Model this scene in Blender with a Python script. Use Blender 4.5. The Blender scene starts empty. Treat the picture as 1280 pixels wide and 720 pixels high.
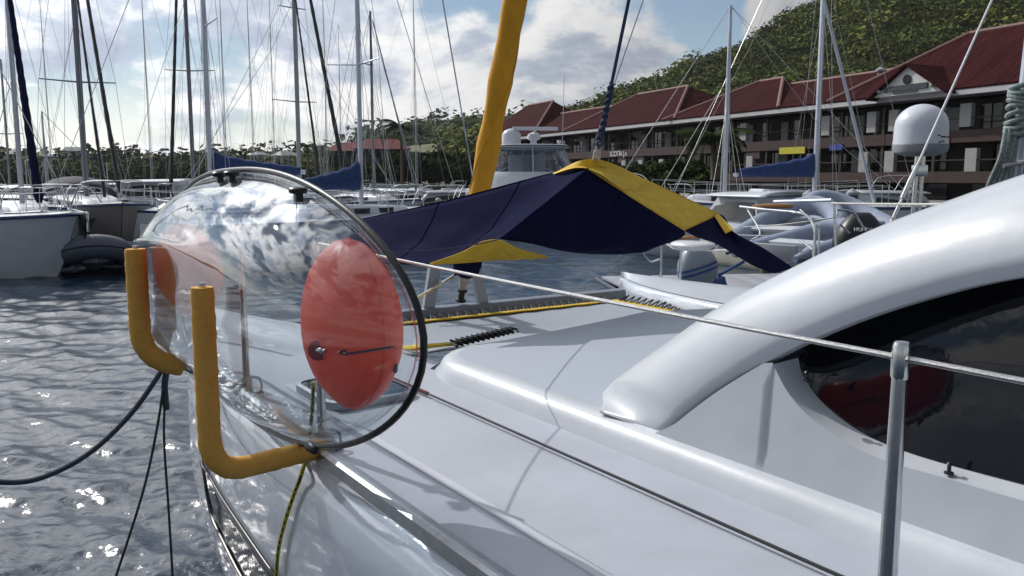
import bpy, bmesh, math, random
import numpy as np
from mathutils import Vector, Matrix
random.seed(7); RNG = np.random.default_rng(7)
R = math.radians
S = bpy.context.scene; COL = S.collection

# ---------------------------------------------------------------- camera
F = 1056.0; CX, CY = 640.0, 360.0; EYE = 2.45
PITCH = math.atan((360 - 222) / F)
cam_d = bpy.data.cameras.new('camera'); cam = bpy.data.objects.new('camera', cam_d); COL.objects.link(cam)
cam.location = (0, 0, EYE); cam.rotation_euler = (math.pi/2 - PITCH, 0, 0)
cam_d.sensor_width = 36; cam_d.lens = F/1280*36; cam_d.clip_start = 0.05; cam_d.clip_end = 6000
S.camera = cam
# ---------------------------------------------------------------- sun, sky
SUN_AZ, SUN_EL = R(-47), R(38)
SUN_DIR = Vector((math.sin(SUN_AZ)*math.cos(SUN_EL), math.cos(SUN_AZ)*math.cos(SUN_EL), math.sin(SUN_EL)))
sl = bpy.data.lights.new('sun', 'SUN'); sl.energy = 3.0; sl.angle = R(0.5); sl.color = (1, .965, .92)
so = bpy.data.objects.new('sun', sl); COL.objects.link(so)
so.rotation_euler = (-SUN_DIR).to_track_quat('-Z', 'Y').to_euler(); so.location = (0, 0, 60)
S.view_settings.view_transform = 'Standard'; S.view_settings.look = 'None'
S.view_settings.exposure = 0.06; S.view_settings.gamma = 1
S.view_settings.use_curve_mapping = False
S.cycles.use_denoising = True
S.cycles.max_bounces = 8; S.cycles.transparent_max_bounces = 20
S.cycles.sample_clamp_indirect = 6; S.cycles.caustics_reflective = False; S.cycles.caustics_refractive = False

FWD = Vector((0, math.cos(PITCH), -math.sin(PITCH))); UPV = Vector((0, math.sin(PITCH), math.cos(PITCH)))
def ray(px, py): return FWD + Vector((1,0,0))*((px-CX)/F) + UPV*(-(py-CY)/F)
EYEV = Vector((0, 0, EYE))
def W(px, py, Y=None, z=None):
    d = ray(px, py)
    k = (Y/d.y) if Y is not None else ((z-EYE)/d.z)
    return EYEV + d*k
# boat frame: a = to starboard, t = forward, h = above the water
TH = R(34.0); BV = Vector((math.cos(TH), math.sin(TH), 0)); BU = Vector((-math.sin(TH), math.cos(TH), 0))
def bl(px, py, a=None, t=None, h=None, d=None):
    r = ray(px, py); ra, rt, rh = r.dot(BV), r.dot(BU), r.z
    if d is not None: h = EYE - d
    if a is not None: k = a/ra
    elif t is not None: k = t/rt
    else: k = (h-EYE)/rh
    return Vector((ra*k, rt*k, EYE+rh*k))

def world_sky():
    w = bpy.data.worlds.new('World'); S.world = w; w.use_nodes = True
    n = w.node_tree.nodes; l = w.node_tree.links; n.clear()
    def N(t, **k):
        x = n.new(t)
        for a, b in k.items(): setattr(x, a, b)
        return x
    def M(op, a, b=None, clamp=False):
        x = N('ShaderNodeMath', operation=op, use_clamp=clamp)
        for i, v in enumerate((a, b)):
            if v is None: continue
            if isinstance(v, (int, float)): x.inputs[i].default_value = v
            else: l.new(v, x.inputs[i])
        return x.outputs[0]
    out = N('ShaderNodeOutputWorld')
    sky = N('ShaderNodeTexSky', sky_type='NISHITA'); sky.sun_disc = False
    sky.sun_elevation = SUN_EL; sky.sun_rotation = SUN_AZ; sky.air_density = 1.0; sky.dust_density = 0.15; sky.ozone_density = 1.0
    b1 = N('ShaderNodeBackground'); b1.inputs['Strength'].default_value = 0.075
    l.new(sky.outputs[0], b1.inputs['Color'])
    tc = N('ShaderNodeTexCoord')
    mp = N('ShaderNodeMapping'); mp.inputs['Scale'].default_value = (1, 1, 1.9); mp.inputs['Location'].default_value = (.35, 2.1, .2)
    l.new(tc.outputs['Generated'], mp.inputs['Vector'])
    def noise(vec, sc, det=9, rough=.58, dist=.25):
        x = N('ShaderNodeTexNoise'); x.inputs['Scale'].default_value = sc; x.inputs['Detail'].default_value = det
        x.inputs['Roughness'].default_value = rough; x.inputs['Distortion'].default_value = dist
        l.new(vec, x.inputs['Vector']); return x.outputs['Fac']
    n1 = noise(mp.outputs[0], 3.6)
    ad = N('ShaderNodeVectorMath', operation='ADD'); l.new(mp.outputs[0], ad.inputs[0])
    ad.inputs[1].default_value = tuple(SUN_DIR*.05)
    n2 = noise(ad.outputs[0], 3.6)
    dens = n1
    # cumulus banks and clear gaps where the photograph shows them (directions on the sky)
    for px, py, rad, amp in ((60, 40, .20, .05), (190, 60, .16, .03), (410, 50, .20, .12), (760, 60, .14, .13), (640, 120, .13, .08), (960, 10, .06, .12),
                             (545, 20, .05, -.14), (895, 30, .055, -.26), (840, 5, .03, -.10), (640, 20, .05, -.10), (170, 130, .07, -.10), (90, 150, .06, -.07),
                             (470, 150, .08, .06), (330, 170, .06, -.04), (700, -160, .3, -.10)):
        d = ray(px, py).normalized()
        ds = N('ShaderNodeVectorMath', operation='DISTANCE'); l.new(tc.outputs['Generated'], ds.inputs[0]); ds.inputs[1].default_value = tuple(d)
        mr = N('ShaderNodeMapRange', interpolation_type='SMOOTHSTEP'); l.new(ds.outputs['Value'], mr.inputs['Value'])
        mr.inputs['From Min'].default_value = rad; mr.inputs['From Max'].default_value = 0
        mr.inputs['To Min'].default_value = 0; mr.inputs['To Max'].default_value = amp
        dens = M('ADD', dens, mr.outputs[0])
    fac = N('ShaderNodeMapRange', interpolation_type='SMOOTHSTEP'); l.new(dens, fac.inputs['Value'])
    fac.inputs['From Min'].default_value = .42; fac.inputs['From Max'].default_value = .54
    sp_ = N('ShaderNodeSeparateXYZ'); l.new(tc.outputs['Generated'], sp_.inputs[0])
    low = N('ShaderNodeMapRange', interpolation_type='SMOOTHSTEP'); l.new(sp_.outputs['Z'], low.inputs['Value'])
    low.inputs['From Min'].default_value = .13; low.inputs['From Max'].default_value = -.01; low.inputs['To Min'].default_value = 0; low.inputs['To Max'].default_value = .9
    fac_all = M('MAXIMUM', fac.outputs[0], low.outputs[0])
    rp = N('ShaderNodeValToRGB'); e = rp.color_ramp.elements
    e[0].position = .46; e[0].color = (1.0, .985, .965, 1)
    e[1].position = .80; e[1].color = (.36, .41, .52, 1)
    x = e.new(.56); x.color = (.87, .875, .885, 1)
    x = e.new(.66); x.color = (.52, .57, .67, 1)
    sh = M('MULTIPLY', M('SUBTRACT', n1, n2), 2.2)
    l.new(M('SUBTRACT', dens, sh), rp.inputs['Fac'])
    dt = N('ShaderNodeVectorMath', operation='DOT_PRODUCT'); l.new(tc.outputs['Generated'], dt.inputs[0]); dt.inputs[1].default_value = tuple(SUN_DIR)
    gl = N('ShaderNodeMapRange', interpolation_type='SMOOTHSTEP'); l.new(dt.outputs['Value'], gl.inputs['Value'])
    gl.inputs['From Min'].default_value = .35; gl.inputs['From Max'].default_value = .95
    gl.inputs['To Min'].default_value = .44; gl.inputs['To Max'].default_value = 1.38
    aur = N('ShaderNodeMapRange', interpolation_type='SMOOTHSTEP'); l.new(dt.outputs['Value'], aur.inputs['Value'])
    aur.inputs['From Min'].default_value = .82; aur.inputs['From Max'].default_value = 1.0; aur.inputs['To Min'].default_value = 0; aur.inputs['To Max'].default_value = 2.3   # bright cloud round the sun
    glow = M('ADD', gl.outputs[0], aur.outputs[0])
    b2 = N('ShaderNodeBackground'); l.new(rp.outputs['Color'], b2.inputs['Color']); l.new(glow, b2.inputs['Strength'])
    mx = N('ShaderNodeMixShader'); l.new(fac_all, mx.inputs['Fac']); l.new(b1.outputs[0], mx.inputs[1]); l.new(b2.outputs[0], mx.inputs[2])
    l.new(mx.outputs[0], out.inputs['Surface'])
world_sky()

# ---------------------------------------------------------------- materials
MATS = {}
def mat(name, base, rough=.5, metal=0, var=0, vscale=8, bump=0, bscale=60, coat=0, spec=.5, trans=0, ior=1.45, alpha=1, sheen=0, tint=None, tscale=3, attr=None, detail=4, stretch=None):
    if name in MATS: return MATS[name]
    m = bpy.data.materials.new(name); m.use_nodes = True; MATS[name] = m
    n, l = m.node_tree.nodes, m.node_tree.links; p = n['Principled BSDF']
    p.inputs['Base Color'].default_value = (*base, 1); p.inputs['Roughness'].default_value = rough; p.inputs['Metallic'].default_value = metal
    p.inputs['Specular IOR Level'].default_value = spec; p.inputs['Coat Weight'].default_value = coat; p.inputs['Coat Roughness'].default_value = .06
    p.inputs['IOR'].default_value = ior; p.inputs['Transmission Weight'].default_value = trans
    p.inputs['Sheen Weight'].default_value = sheen
    tc = n.new('ShaderNodeTexCoord'); vec = tc.outputs['Object']
    if stretch:
        mp = n.new('ShaderNodeMapping'); mp.inputs['Scale'].default_value = stretch; l.new(vec, mp.inputs['Vector']); vec = mp.outputs[0]
    col = None
    if var or tint:
        x = n.new('ShaderNodeTexNoise'); x.inputs['Scale'].default_value = vscale; x.inputs['Detail'].default_value = 6; x.inputs['Roughness'].default_value = .65
        l.new(vec, x.inputs['Vector'])
        rp = n.new('ShaderNodeValToRGB'); e = rp.color_ramp.elements
        e[0].position = .3; e[1].position = .72
        e[0].color = (*[max(0, c*(1-var)) for c in base], 1); e[1].color = (*[min(1, c*(1+var)) for c in (tint or base)], 1)
        l.new(x.outputs['Fac'], rp.inputs['Fac']); col = rp.outputs['Color']
    if attr:
        at = n.new('ShaderNodeAttribute'); at.attribute_name = attr
        mixn = n.new('ShaderNodeMix'); mixn.data_type = 'RGBA'; mixn.blend_type = 'MULTIPLY'; mixn.inputs['Factor'].default_value = 1
        if col is not None: l.new(col, mixn.inputs['A'])
        else: mixn.inputs['A'].default_value = (*base, 1)
        l.new(at.outputs['Color'], mixn.inputs['B']); col = mixn.outputs['Result']
    if col is not None: l.new(col, p.inputs['Base Color'])
    if bump:
        x = n.new('ShaderNodeTexNoise'); x.inputs['Scale'].default_value = bscale; x.inputs['Detail'].default_value = detail
        l.new(vec, x.inputs['Vector'])
        b = n.new('ShaderNodeBump'); b.inputs['Strength'].default_value = min(1, bump); b.inputs['Distance'].default_value = .6/bscale
        l.new(x.outputs['Fac'], b.inputs['Height']); l.new(b.outputs[0], p.inputs['Normal'])
    return m
def clear_plastic(name, tint=(.93, .955, .97), edge=(.58, .63, .68), bump=.25, bscale=5, boost=1.0, rough=.02, ior=1.5, salt=0):
    m = bpy.data.materials.new(name); m.use_nodes = True; MATS[name] = m
    n, l = m.node_tree.nodes, m.node_tree.links; n.clear()
    out = n.new('ShaderNodeOutputMaterial'); tr = n.new('ShaderNodeBsdfTransparent'); gl = n.new('ShaderNodeBsdfGlossy'); mx = n.new('ShaderNodeMixShader')
    gl.inputs['Roughness'].default_value = rough; gl.inputs['Color'].default_value = (1, 1, 1, 1)
    tc = n.new('ShaderNodeTexCoord'); x = n.new('ShaderNodeTexNoise'); x.inputs['Scale'].default_value = bscale; x.inputs['Detail'].default_value = 2
    l.new(tc.outputs['Object'], x.inputs['Vector'])
    b = n.new('ShaderNodeBump'); b.inputs['Strength'].default_value = bump; b.inputs['Distance'].default_value = .05
    l.new(x.outputs['Fac'], b.inputs['Height'])
    fr = n.new('ShaderNodeFresnel');     ge = n.new('ShaderNodeNewGeometry'); io = n.new('ShaderNodeMapRange'); l.new(ge.outputs['Backfacing'], io.inputs['Value'])
    io.inputs['To Min'].default_value = ior; io.inputs['To Max'].default_value = 1/ior; l.new(io.outputs[0], fr.inputs['IOR'])   # a thin sheet: the same from both sides
    l.new(b.outputs[0], fr.inputs['Normal']); l.new(b.outputs[0], gl.inputs['Normal'])
    mu = n.new('ShaderNodeMath'); mu.operation = 'MULTIPLY'; mu.use_clamp = True; mu.inputs[1].default_value = boost; l.new(fr.outputs[0], mu.inputs[0])
    lw = n.new('ShaderNodeLayerWeight'); lw.inputs['Blend'].default_value = .25
    mc = n.new('ShaderNodeMix'); mc.data_type = 'RGBA'; l.new(lw.outputs['Facing'], mc.inputs['Factor']); mc.inputs['A'].default_value = (*tint, 1); mc.inputs['B'].default_value = (*edge, 1)
    l.new(mc.outputs['Result'], tr.inputs['Color'])
    l.new(mu.outputs[0], mx.inputs['Fac']); l.new(tr.outputs[0], mx.inputs[1]); l.new(gl.outputs[0], mx.inputs[2]); res = mx.outputs[0]
    if salt:                                         # a film of dried salt and fine scratches
        df = n.new('ShaderNodeBsdfDiffuse'); tl = n.new('ShaderNodeBsdfTranslucent'); a1 = n.new('ShaderNodeMixShader'); a1.inputs['Fac'].default_value = .5; l.new(df.outputs[0], a1.inputs[1]); l.new(tl.outputs[0], a1.inputs[2])
        mp = n.new('ShaderNodeMapping'); mp.inputs['Scale'].default_value = (6, 1.2, 9); l.new(tc.outputs['Object'], mp.inputs['Vector']); y = n.new('ShaderNodeTexNoise'); y.inputs['Scale'].default_value = 4; y.inputs['Detail'].default_value = 9; y.inputs['Roughness'].default_value = .75; l.new(mp.outputs[0], y.inputs['Vector'])
        mr = n.new('ShaderNodeMapRange'); l.new(y.outputs['Fac'], mr.inputs['Value']); mr.inputs['From Min'].default_value = .42; mr.inputs['From Max'].default_value = .75; mr.inputs['To Min'].default_value = salt*.5; mr.inputs['To Max'].default_value = salt*3
        m2 = n.new('ShaderNodeMixShader'); l.new(mr.outputs[0], m2.inputs['Fac']); l.new(res, m2.inputs[1]); l.new(a1.outputs[0], m2.inputs[2]); res = m2.outputs[0]
    l.new(res, out.inputs['Surface'])
    return m

gel = mat('white_gelcoat', (.51, .54, .58), .34, var=.07, vscale=2.5, coat=.22, bump=.03, bscale=4)
hullgel = mat('hull_gelcoat', (.50, .54, .61), .12, var=.08, vscale=2, coat=.8, bump=.06, bscale=3)
nonskid = mat('nonskid_deck', (.385, .425, .49), .62, var=.10, vscale=140, bump=.35, bscale=420)
nonskid2 = mat('nonskid_side', (.405, .435, .49), .58, var=.10, vscale=2.2, bump=.2, bscale=400)
alu = mat('anodised_aluminium', (.34, .36, .38), .38, 1, var=.15, vscale=20, bump=.05, bscale=90)
steel = mat('stainless_steel', (.62, .62, .62), .16, 1, var=.1, vscale=30)
wire = mat('steel_wire', (.45, .45, .45), .35, .9, bump=.5, bscale=400)
darkglass = mat('tinted_glass', (.006, .007, .012), .055, bump=.02, bscale=5, spec=.42)
black = mat('black_rubber', (.012, .012, .014), .38, bump=.1, bscale=120)
foam = mat('yellow_foam', (.66, .36, .075), .9, var=.10, vscale=55, bump=.35, bscale=260)
red = mat('red_vinyl', (1.0, .16, .09), .36, var=.05, vscale=6, bump=.12, bscale=14)
def translucent(m, col, k):                          # thin skin that lets daylight through
    n, l = m.node_tree.nodes, m.node_tree.links; p = n['Principled BSDF']; t = n.new('ShaderNodeBsdfTranslucent'); t.inputs['Color'].default_value = (*col, 1)
    x = n.new('ShaderNodeMixShader'); x.inputs['Fac'].default_value = k; l.new(p.outputs[0], x.inputs[1]); l.new(t.outputs[0], x.inputs[2]); l.new(x.outputs[0], n['Material Output'].inputs['Surface'])
translucent(red, (1.0, .36, .20), .44)
navy = mat('navy_canvas', (.010, .011, .038), .95, spec=.04, var=.18, vscale=5, bump=.4, bscale=500)
yel = mat('yellow_canvas', (.66, .43, .035), .75, var=.12, vscale=7, bump=.3, bscale=300)
sailyel = mat('yellow_sail_cover', (.66, .32, .015), .75, var=.16, vscale=9, bump=.4, bscale=60, stretch=(1,1,.3))
rope_dark = mat('dark_rope', (.035, .045, .07), .85, var=.4, vscale=90, bump=.8, bscale=150)
rope_green = mat('green_rope', (.03, .05, .03), .85, var=.5, vscale=90, bump=.8, bscale=200)
rope_blue = mat('blue_fleck_rope', (.03, .05, .11), .85, var=.8, vscale=90, bump=.8, bscale=200)
rope_white = mat('white_rope', (.50, .50, .48), .85, var=.3, vscale=90, bump=.8, bscale=200)
rope_grey = mat('grey_green_rope', (.25, .30, .29), .85, var=.5, vscale=70, bump=.8, bscale=160)
rope_red = mat('red_fleck_rope', (.10, .02, .02), .85, var=.6, vscale=90)
webbing = mat('yellow_webbing', (.55, .36, .03), .85, var=.3, vscale=25, bump=.4, bscale=90)
netmat = mat('grey_net', (.31, .34, .39), .8, var=.2, vscale=60, bump=.9, bscale=160)
white = mat('boat_white', (.54, .56, .60), .3, var=.08, vscale=2)
cream = mat('boat_cream', (.55, .53, .46), .4, var=.1, vscale=2)
boatblue = mat('sail_cover_blue', (.018, .045, .14), .8, var=.3, vscale=6, bump=.4, bscale=30)
boatgrey = mat('boat_grey', (.30, .31, .34), .5, var=.15, vscale=3)
hypalon = mat('grey_hypalon', (.22, .26, .35), .7, spec=.25, var=.12, vscale=4, bump=.15, bscale=12)
hypalon2 = mat('pale_hypalon', (.26, .30, .39), .7, spec=.25, var=.12, vscale=4, bump=.15, bscale=12)
darkhyp = mat('dark_hypalon', (.10, .115, .15), .55, var=.15, vscale=4, bump=.15, bscale=12)
mastm = mat('mast_aluminium', (.50, .54, .62), .35, .55, var=.1, vscale=2)
mastd = mat('dark_mast', (.17, .18, .21), .45, .5)
teak = mat('teak', (.30, .14, .05), .6, var=.3, vscale=14, stretch=(1, 8, 8))
anti = mat('antifouling', (.03, .05, .12), .7)
engine = mat('engine_grey', (.28, .32, .37), .3, coat=.3)
engblue = mat('engine_stripe', (.04, .10, .30), .35)
charcoal = mat('charcoal_plastic', (.018, .019, .022), .4)

# ---------------------------------------------------------------- builders
class MB:
    def __init__(s): s.v = []; s.f = []; s.smooth = True
    def add(s, vs, fs):
        o = len(s.v); s.v += [tuple(v) for v in vs]; s.f += [tuple(i+o for i in f) for f in fs]; return s
    def box(s, c, size, rot=None, bev=0):
        bm = bmesh.new(); bmesh.ops.create_cube(bm, size=1)
        for v in bm.verts: v.co = Vector((v.co.x*size[0], v.co.y*size[1], v.co.z*size[2]))
        if bev: bmesh.ops.bevel(bm, geom=bm.edges[:], offset=bev, segments=2, profile=.6, affect='EDGES')
        m = Matrix.Translation(Vector(c)) @ ((rot.to_matrix().to_4x4() if hasattr(rot, 'to_matrix') else rot) if rot else Matrix())
        bm.verts.index_update()
        s.add([m @ v.co for v in bm.verts], [[v.index for v in f.verts] for f in bm.faces]); bm.free(); return s
    def tube(s, path, r, n=10, cap=True, flat=1.0):
        P = [Vector(p) for p in path]; k = len(P)
        rr = r if isinstance(r, (list, tuple)) else [r]*k
        T = [(P[min(i+1, k-1)] - P[max(i-1, 0)]).normalized() for i in range(k)]
        ref = Vector((0, 0, 1)) if abs(T[0].z) < .9 else Vector((1, 0, 0))
        nx = T[0].cross(ref).normalized(); vs = []
        for i in range(k):
            nx = (nx - T[i]*nx.dot(T[i])).normalized(); ny = T[i].cross(nx)
            for j in range(n):
                an = 2*math.pi*j/n; vs.append(P[i] + nx*(math.cos(an)*rr[i]) + ny*(math.sin(an)*rr[i]*flat))
        fs = [(i*n+j, i*n+(j+1) % n, (i+1)*n+(j+1) % n, (i+1)*n+j) for i in range(k-1) for j in range(n)]
        if cap: fs += [tuple(range(n-1, -1, -1)), tuple((k-1)*n+j for j in range(n))]
        return s.add(vs, fs)
    def grid(s, rows, close=False):
        m = len(rows[0]); vs = [p for r in rows for p in r]
        fs = [(i*m+j, i*m+(j+1) % m, (i+1)*m+(j+1) % m, (i+1)*m+j) for i in range(len(rows)-1) for j in range(m if close else m-1)]
        return s.add(vs, fs)
    def lathe(s, prof, c, n=20, axis=None):
        c = Vector(c); rows = []
        q = axis.to_track_quat('Z', 'Y') if axis else None
        for r, z in prof:
            row = []
            for j in range(n):
                p = Vector((r*math.cos(2*math.pi*j/n), r*math.sin(2*math.pi*j/n), z)); row.append(c + (q @ p if q else p))
            rows.append(row)
        s.grid(rows, True)
        o = len(s.v) - n*len(prof)
        s.f.append(tuple(o+j for j in range(n-1, -1, -1))); s.f.append(tuple(o+n*(len(prof)-1)+j for j in range(n)))
        return s
    def ellipsoid(s, c, rad, n=16, m=10, power=1):
        c = Vector(c); rows = []
        for i in range(m+1):
            ph = math.pi*(i/m-.5); cp = math.cos(ph)**power
            rows.append([c + Vector((rad[0]*cp*math.cos(2*math.pi*j/n), rad[1]*cp*math.sin(2*math.pi*j/n), rad[2]*math.sin(ph))) for j in range(n)])
        return s.grid(rows, True)
    def build(s, name, material, parent=None, sharp=38, smooth=True, org=None, solid=0, sub=0):
        me = bpy.data.meshes.new(name); o3 = org if org is not None else (ORG.get(parent.name, Vector()) if parent else Vector())
        me.from_pydata([Vector(v)-o3 for v in s.v], [], s.f); me.update()
        bm = bmesh.new(); bm.from_mesh(me); bmesh.ops.remove_doubles(bm, verts=bm.verts[:], dist=1e-5); bmesh.ops.recalc_face_normals(bm, faces=bm.faces[:]); bm.to_mesh(me); bm.free()
        me.materials.append(material)
        if smooth:
            me.polygons.foreach_set('use_smooth', [True]*len(me.polygons))
            if sharp: me.set_sharp_from_angle(angle=R(sharp))
        ob = bpy.data.objects.new(name, me); COL.objects.link(ob)
        if parent: ob.parent = parent
        if solid:
            md = ob.modifiers.new('thick', 'SOLIDIFY'); md.thickness = solid; md.offset = 0
        if sub:
            md = ob.modifiers.new('smooth', 'SUBSURF'); md.levels = sub; md.render_levels = sub
        return ob
ORG = {}
def tag(o, label=None, cat=None, group=None, kind=None):
    if label: o['label'] = label
    if cat: o['category'] = cat
    if group: o['group'] = group
    if kind: o['kind'] = kind
    return o
def thing(name, label, cat, loc=(0,0,0), rz=0, group=None):
    o = bpy.data.objects.new(name, None); COL.objects.link(o); o.location = loc; o.rotation_euler = (0, 0, rz); o.empty_display_size = .2
    return tag(o, label, cat, group)
def bthing(name, label, cat, base, group=None):      # a thing set in the boat's frame
    b = Vector(base); o = thing(name, label, cat, BV*b.x + BU*b.y + Vector((0,0,b.z)), TH, group); ORG[o.name] = b; return o
def copy_tree(o, parent=None, loc=None, rz=None):
    c = o.copy(); COL.objects.link(c)
    if parent: c.parent = parent
    if loc is not None: c.location = loc
    if rz is not None: c.rotation_euler.z = rz
    for ch in list(o.children): copy_tree(ch, c)
    return c
def lerp(a, b, t): return a + (b-a)*t
def smooth_path(pts, n=40):                           # Catmull-Rom through the points
    P = [Vector(p) for p in pts]; P = [P[0]*2-P[1]] + P + [P[-1]*2-P[-2]]; out = []
    k = len(P)-3
    for i in range(n+1):
        x = i/n*k; j = min(int(x), k-1); u = x-j; a, b, c, d = P[j:j+4]
        out.append(.5*((2*b)+(c-a)*u+(2*a-5*b+4*c-d)*u*u+(3*b-a-3*c+d)*u**3))
    return out
def resample(pts, n):
    P = [Vector(p) for p in pts]; L = [0]
    for i in range(1, len(P)): L.append(L[-1]+(P[i]-P[i-1]).length)
    out = []
    for k in range(n+1):
        s = L[-1]*k/n; i = 0
        while i < len(P)-2 and L[i+1] < s: i += 1
        out.append(P[i].lerp(P[i+1], 0 if L[i+1] == L[i] else min(1, (s-L[i])/(L[i+1]-L[i]))))
    return out
def sag(p, q, s, n=16):
    p, q = Vector(p), Vector(q)
    return [p.lerp(q, i/n) - Vector((0, 0, s*4*(i/n)*(1-i/n))) for i in range(n+1)]
def text(name, body, size, material, parent, loc, rot, ext=.004):
    c = bpy.data.curves.new(name, 'FONT'); c.body = body; c.size = size; c.extrude = ext; c.align_x = 'CENTER'; c.align_y = 'CENTER'
    c.materials.append(material); tmp = bpy.data.objects.new(name, c); COL.objects.link(tmp)
    dg = bpy.context.evaluated_depsgraph_get(); me = bpy.data.meshes.new_from_object(tmp.evaluated_get(dg)); me.name = name
    bpy.data.objects.remove(tmp); o = bpy.data.objects.new(name, me); COL.objects.link(o); o.parent = parent; o.location = loc; o.rotation_euler = rot
    return o

# ---------------------------------------------------------------- water
def water():
    m = bpy.data.materials.new('harbour_water'); m.use_nodes = True; n, l = m.node_tree.nodes, m.node_tree.links; p = n['Principled BSDF']
    p.inputs['Base Color'].default_value = (.014, .028, .050, 1); p.inputs['Roughness'].default_value = .17; p.inputs['IOR'].default_value = 1.36
    tc = n.new('ShaderNodeTexCoord')
    prev = None
    for sc, st, ds in ((6, .20, .05), (22, .14, .02)):
        x = n.new('ShaderNodeTexNoise'); x.inputs['Scale'].default_value = sc; x.inputs['Detail'].default_value = 3; x.inputs['Distortion'].default_value = .6
        l.new(tc.outputs['Object'], x.inputs['Vector'])
        b = n.new('ShaderNodeBump'); b.inputs['Strength'].default_value = st; b.inputs['Distance'].default_value = ds; l.new(x.outputs['Fac'], b.inputs['Height'])
        if prev: l.new(prev, b.inputs['Normal'])
        prev = b.outputs[0]
    l.new(prev, p.inputs['Normal'])
    nr, na = 640, 450
    rr = 3.6*np.exp(np.linspace(0, math.log(75/3.6), nr)); aa = np.linspace(R(-44), R(30), na)
    RR, AA = np.meshgrid(rr, aa, indexing='ij'); X = RR*np.sin(AA); Y = RR*np.cos(AA); Z = np.zeros_like(X)
    cell = np.maximum(np.gradient(rr)[:, None]*np.ones_like(X), RR*(aa[1]-aa[0]))
    for i in range(110):
        lam = .11*math.exp(RNG.uniform(0, math.log(14))); th = RNG.normal(R(25), .75); k = 2*math.pi/lam
        amp = .0034*lam**.92*RNG.uniform(.5, 1.2)
        w = np.clip((lam/cell-2.2)/2, 0, 1)
        wobble = .8*np.sin(X*RNG.uniform(.2, .9)+RNG.uniform(0, 6))+.8*np.sin(Y*RNG.uniform(.2, .9)+RNG.uniform(0, 6))
        ph = k*(X*math.sin(th)+Y*math.cos(th))+RNG.uniform(0, 6.28)+wobble
        sn = np.sin(ph); Z += w*amp*(sn - .35*np.cos(2*ph))
    # far water keeps a visible chop with longer, steeper waves
    V = np.stack([X, Y, Z], -1).reshape(-1, 3)
    idx = np.arange(nr*na).reshape(nr, na); Q = np.stack([idx[:-1,:-1], idx[1:,:-1], idx[1:,1:], idx[:-1,1:]], -1).reshape(-1, 4)
    me = bpy.data.meshes.new('water'); me.from_pydata(V.tolist(), [], Q.tolist()); me.polygons.foreach_set('use_smooth', [True]*len(Q)); me.materials.append(m)
    o = bpy.data.objects.new('water', me); COL.objects.link(o); o['kind'] = 'structure'
    # the rest of the harbour, behind and beyond the finely meshed part
    far = MB(); ring = 48
    far.grid([[Vector((math.sin(2*math.pi*j/ring)*q, math.cos(2*math.pi*j/ring)*q, -.06)) for j in range(ring)] for q in (.5, 6, 60, 900, 2500)], True)
    fo = far.build('water', m, smooth=True); fo['kind'] = 'structure'
water()

# ---------------------------------------------------------------- land, hills and their woods
def fbm(x, y, o=5, s=1.0, seed=0):
    r = np.random.default_rng(seed); z = np.zeros_like(x); a = 1.0
    for i in range(o):
        for j in range(3):
            th = r.uniform(0, 6.28); z += a*np.sin((x*math.cos(th)+y*math.sin(th))*s*(1.9**i)+r.uniform(0, 6.28))/3
        a *= .52
    return z
earth = mat('hill_earth', (.075, .085, .03), .95, var=.5, vscale=.06, tint=(.10, .10, .045))
leafm = mat('hill_leaves', (.100, .128, .034), .9, var=.3, vscale=.04, attr='tint', spec=.08)
darkleaf = mat('mangrove_leaves', (.036, .054, .018), .9, var=.35, vscale=.5, attr='tint', spec=.03)
quaym = mat('quay_concrete', (.25, .24, .22), .9, var=.25, vscale=.6, bump=.3, bscale=4)
bark = mat('bark', (.12, .09, .06), .9, var=.4, vscale=6, bump=.5, bscale=20)

def clump_template(nq, seed, size=.36, flat=.8):
    r = np.random.default_rng(seed); V = []; Q = []
    for i in range(nq):
        d = r.normal(size=3); d /= np.linalg.norm(d); d[2] = abs(d[2])*1.0 if r.random() < .8 else d[2]
        c = d*r.uniform(.6, 1.02); nn = d + r.normal(size=3)*.55; nn /= np.linalg.norm(nn)
        t1 = np.cross(nn, r.normal(size=3)); t1 /= np.linalg.norm(t1); t2 = np.cross(nn, t1); sz = size*r.uniform(.6, 1.25)
        for a, b in ((-1, -.6), (.2, -1), (1, .4), (-.3, 1)): V.append(c + t1*a*sz*.7 + t2*b*sz*.7)
        Q.append((4*i, 4*i+1, 4*i+2, 4*i+3))
    V = np.array(V); V[:, 2] *= flat; return V, np.array(Q)
def scatter(name, pts, rad, material, parent=None, nq=46, seed=1, tints=None, org=None, kind=None, size=.36):
    r = np.random.default_rng(seed); T = [clump_template(nq, seed+i, size) for i in range(6)]
    VV, QQ, CC = [], [], []; o = 0
    for i, p in enumerate(pts):
        V, Q = T[r.integers(6)]; an = r.uniform(0, 6.28); c, s = math.cos(an), math.sin(an)
        q = V*rad[i]; q = np.stack([q[:,0]*c-q[:,1]*s, q[:,0]*s+q[:,1]*c, q[:,2]*r.uniform(.75, 1.2)], -1)+np.array(p)
        VV.append(q); QQ.append(Q+o); o += len(q); t = tints[i] if tints is not None else (r.uniform(.65, 1.3),)*3
        CC.append(np.repeat(np.array([[*t, 1.0]]), len(q), 0)*np.array([[1,1,1,1]]))
    V = np.concatenate(VV); Q = np.concatenate(QQ); C = np.concatenate(CC)
    if org is not None: V = V - np.array(org)
    me = bpy.data.meshes.new(name); me.from_pydata(V.tolist(), [], Q.tolist())
    ca = me.color_attributes.new('tint', 'FLOAT_COLOR', 'POINT'); ca.data.foreach_set('color', C.reshape(-1).astype(np.float32))
    me.materials.append(material); ob = bpy.data.objects.new(name, me); COL.objects.link(ob)
    if parent: ob.parent = parent
    if kind: ob['kind'] = kind
    return ob
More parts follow.
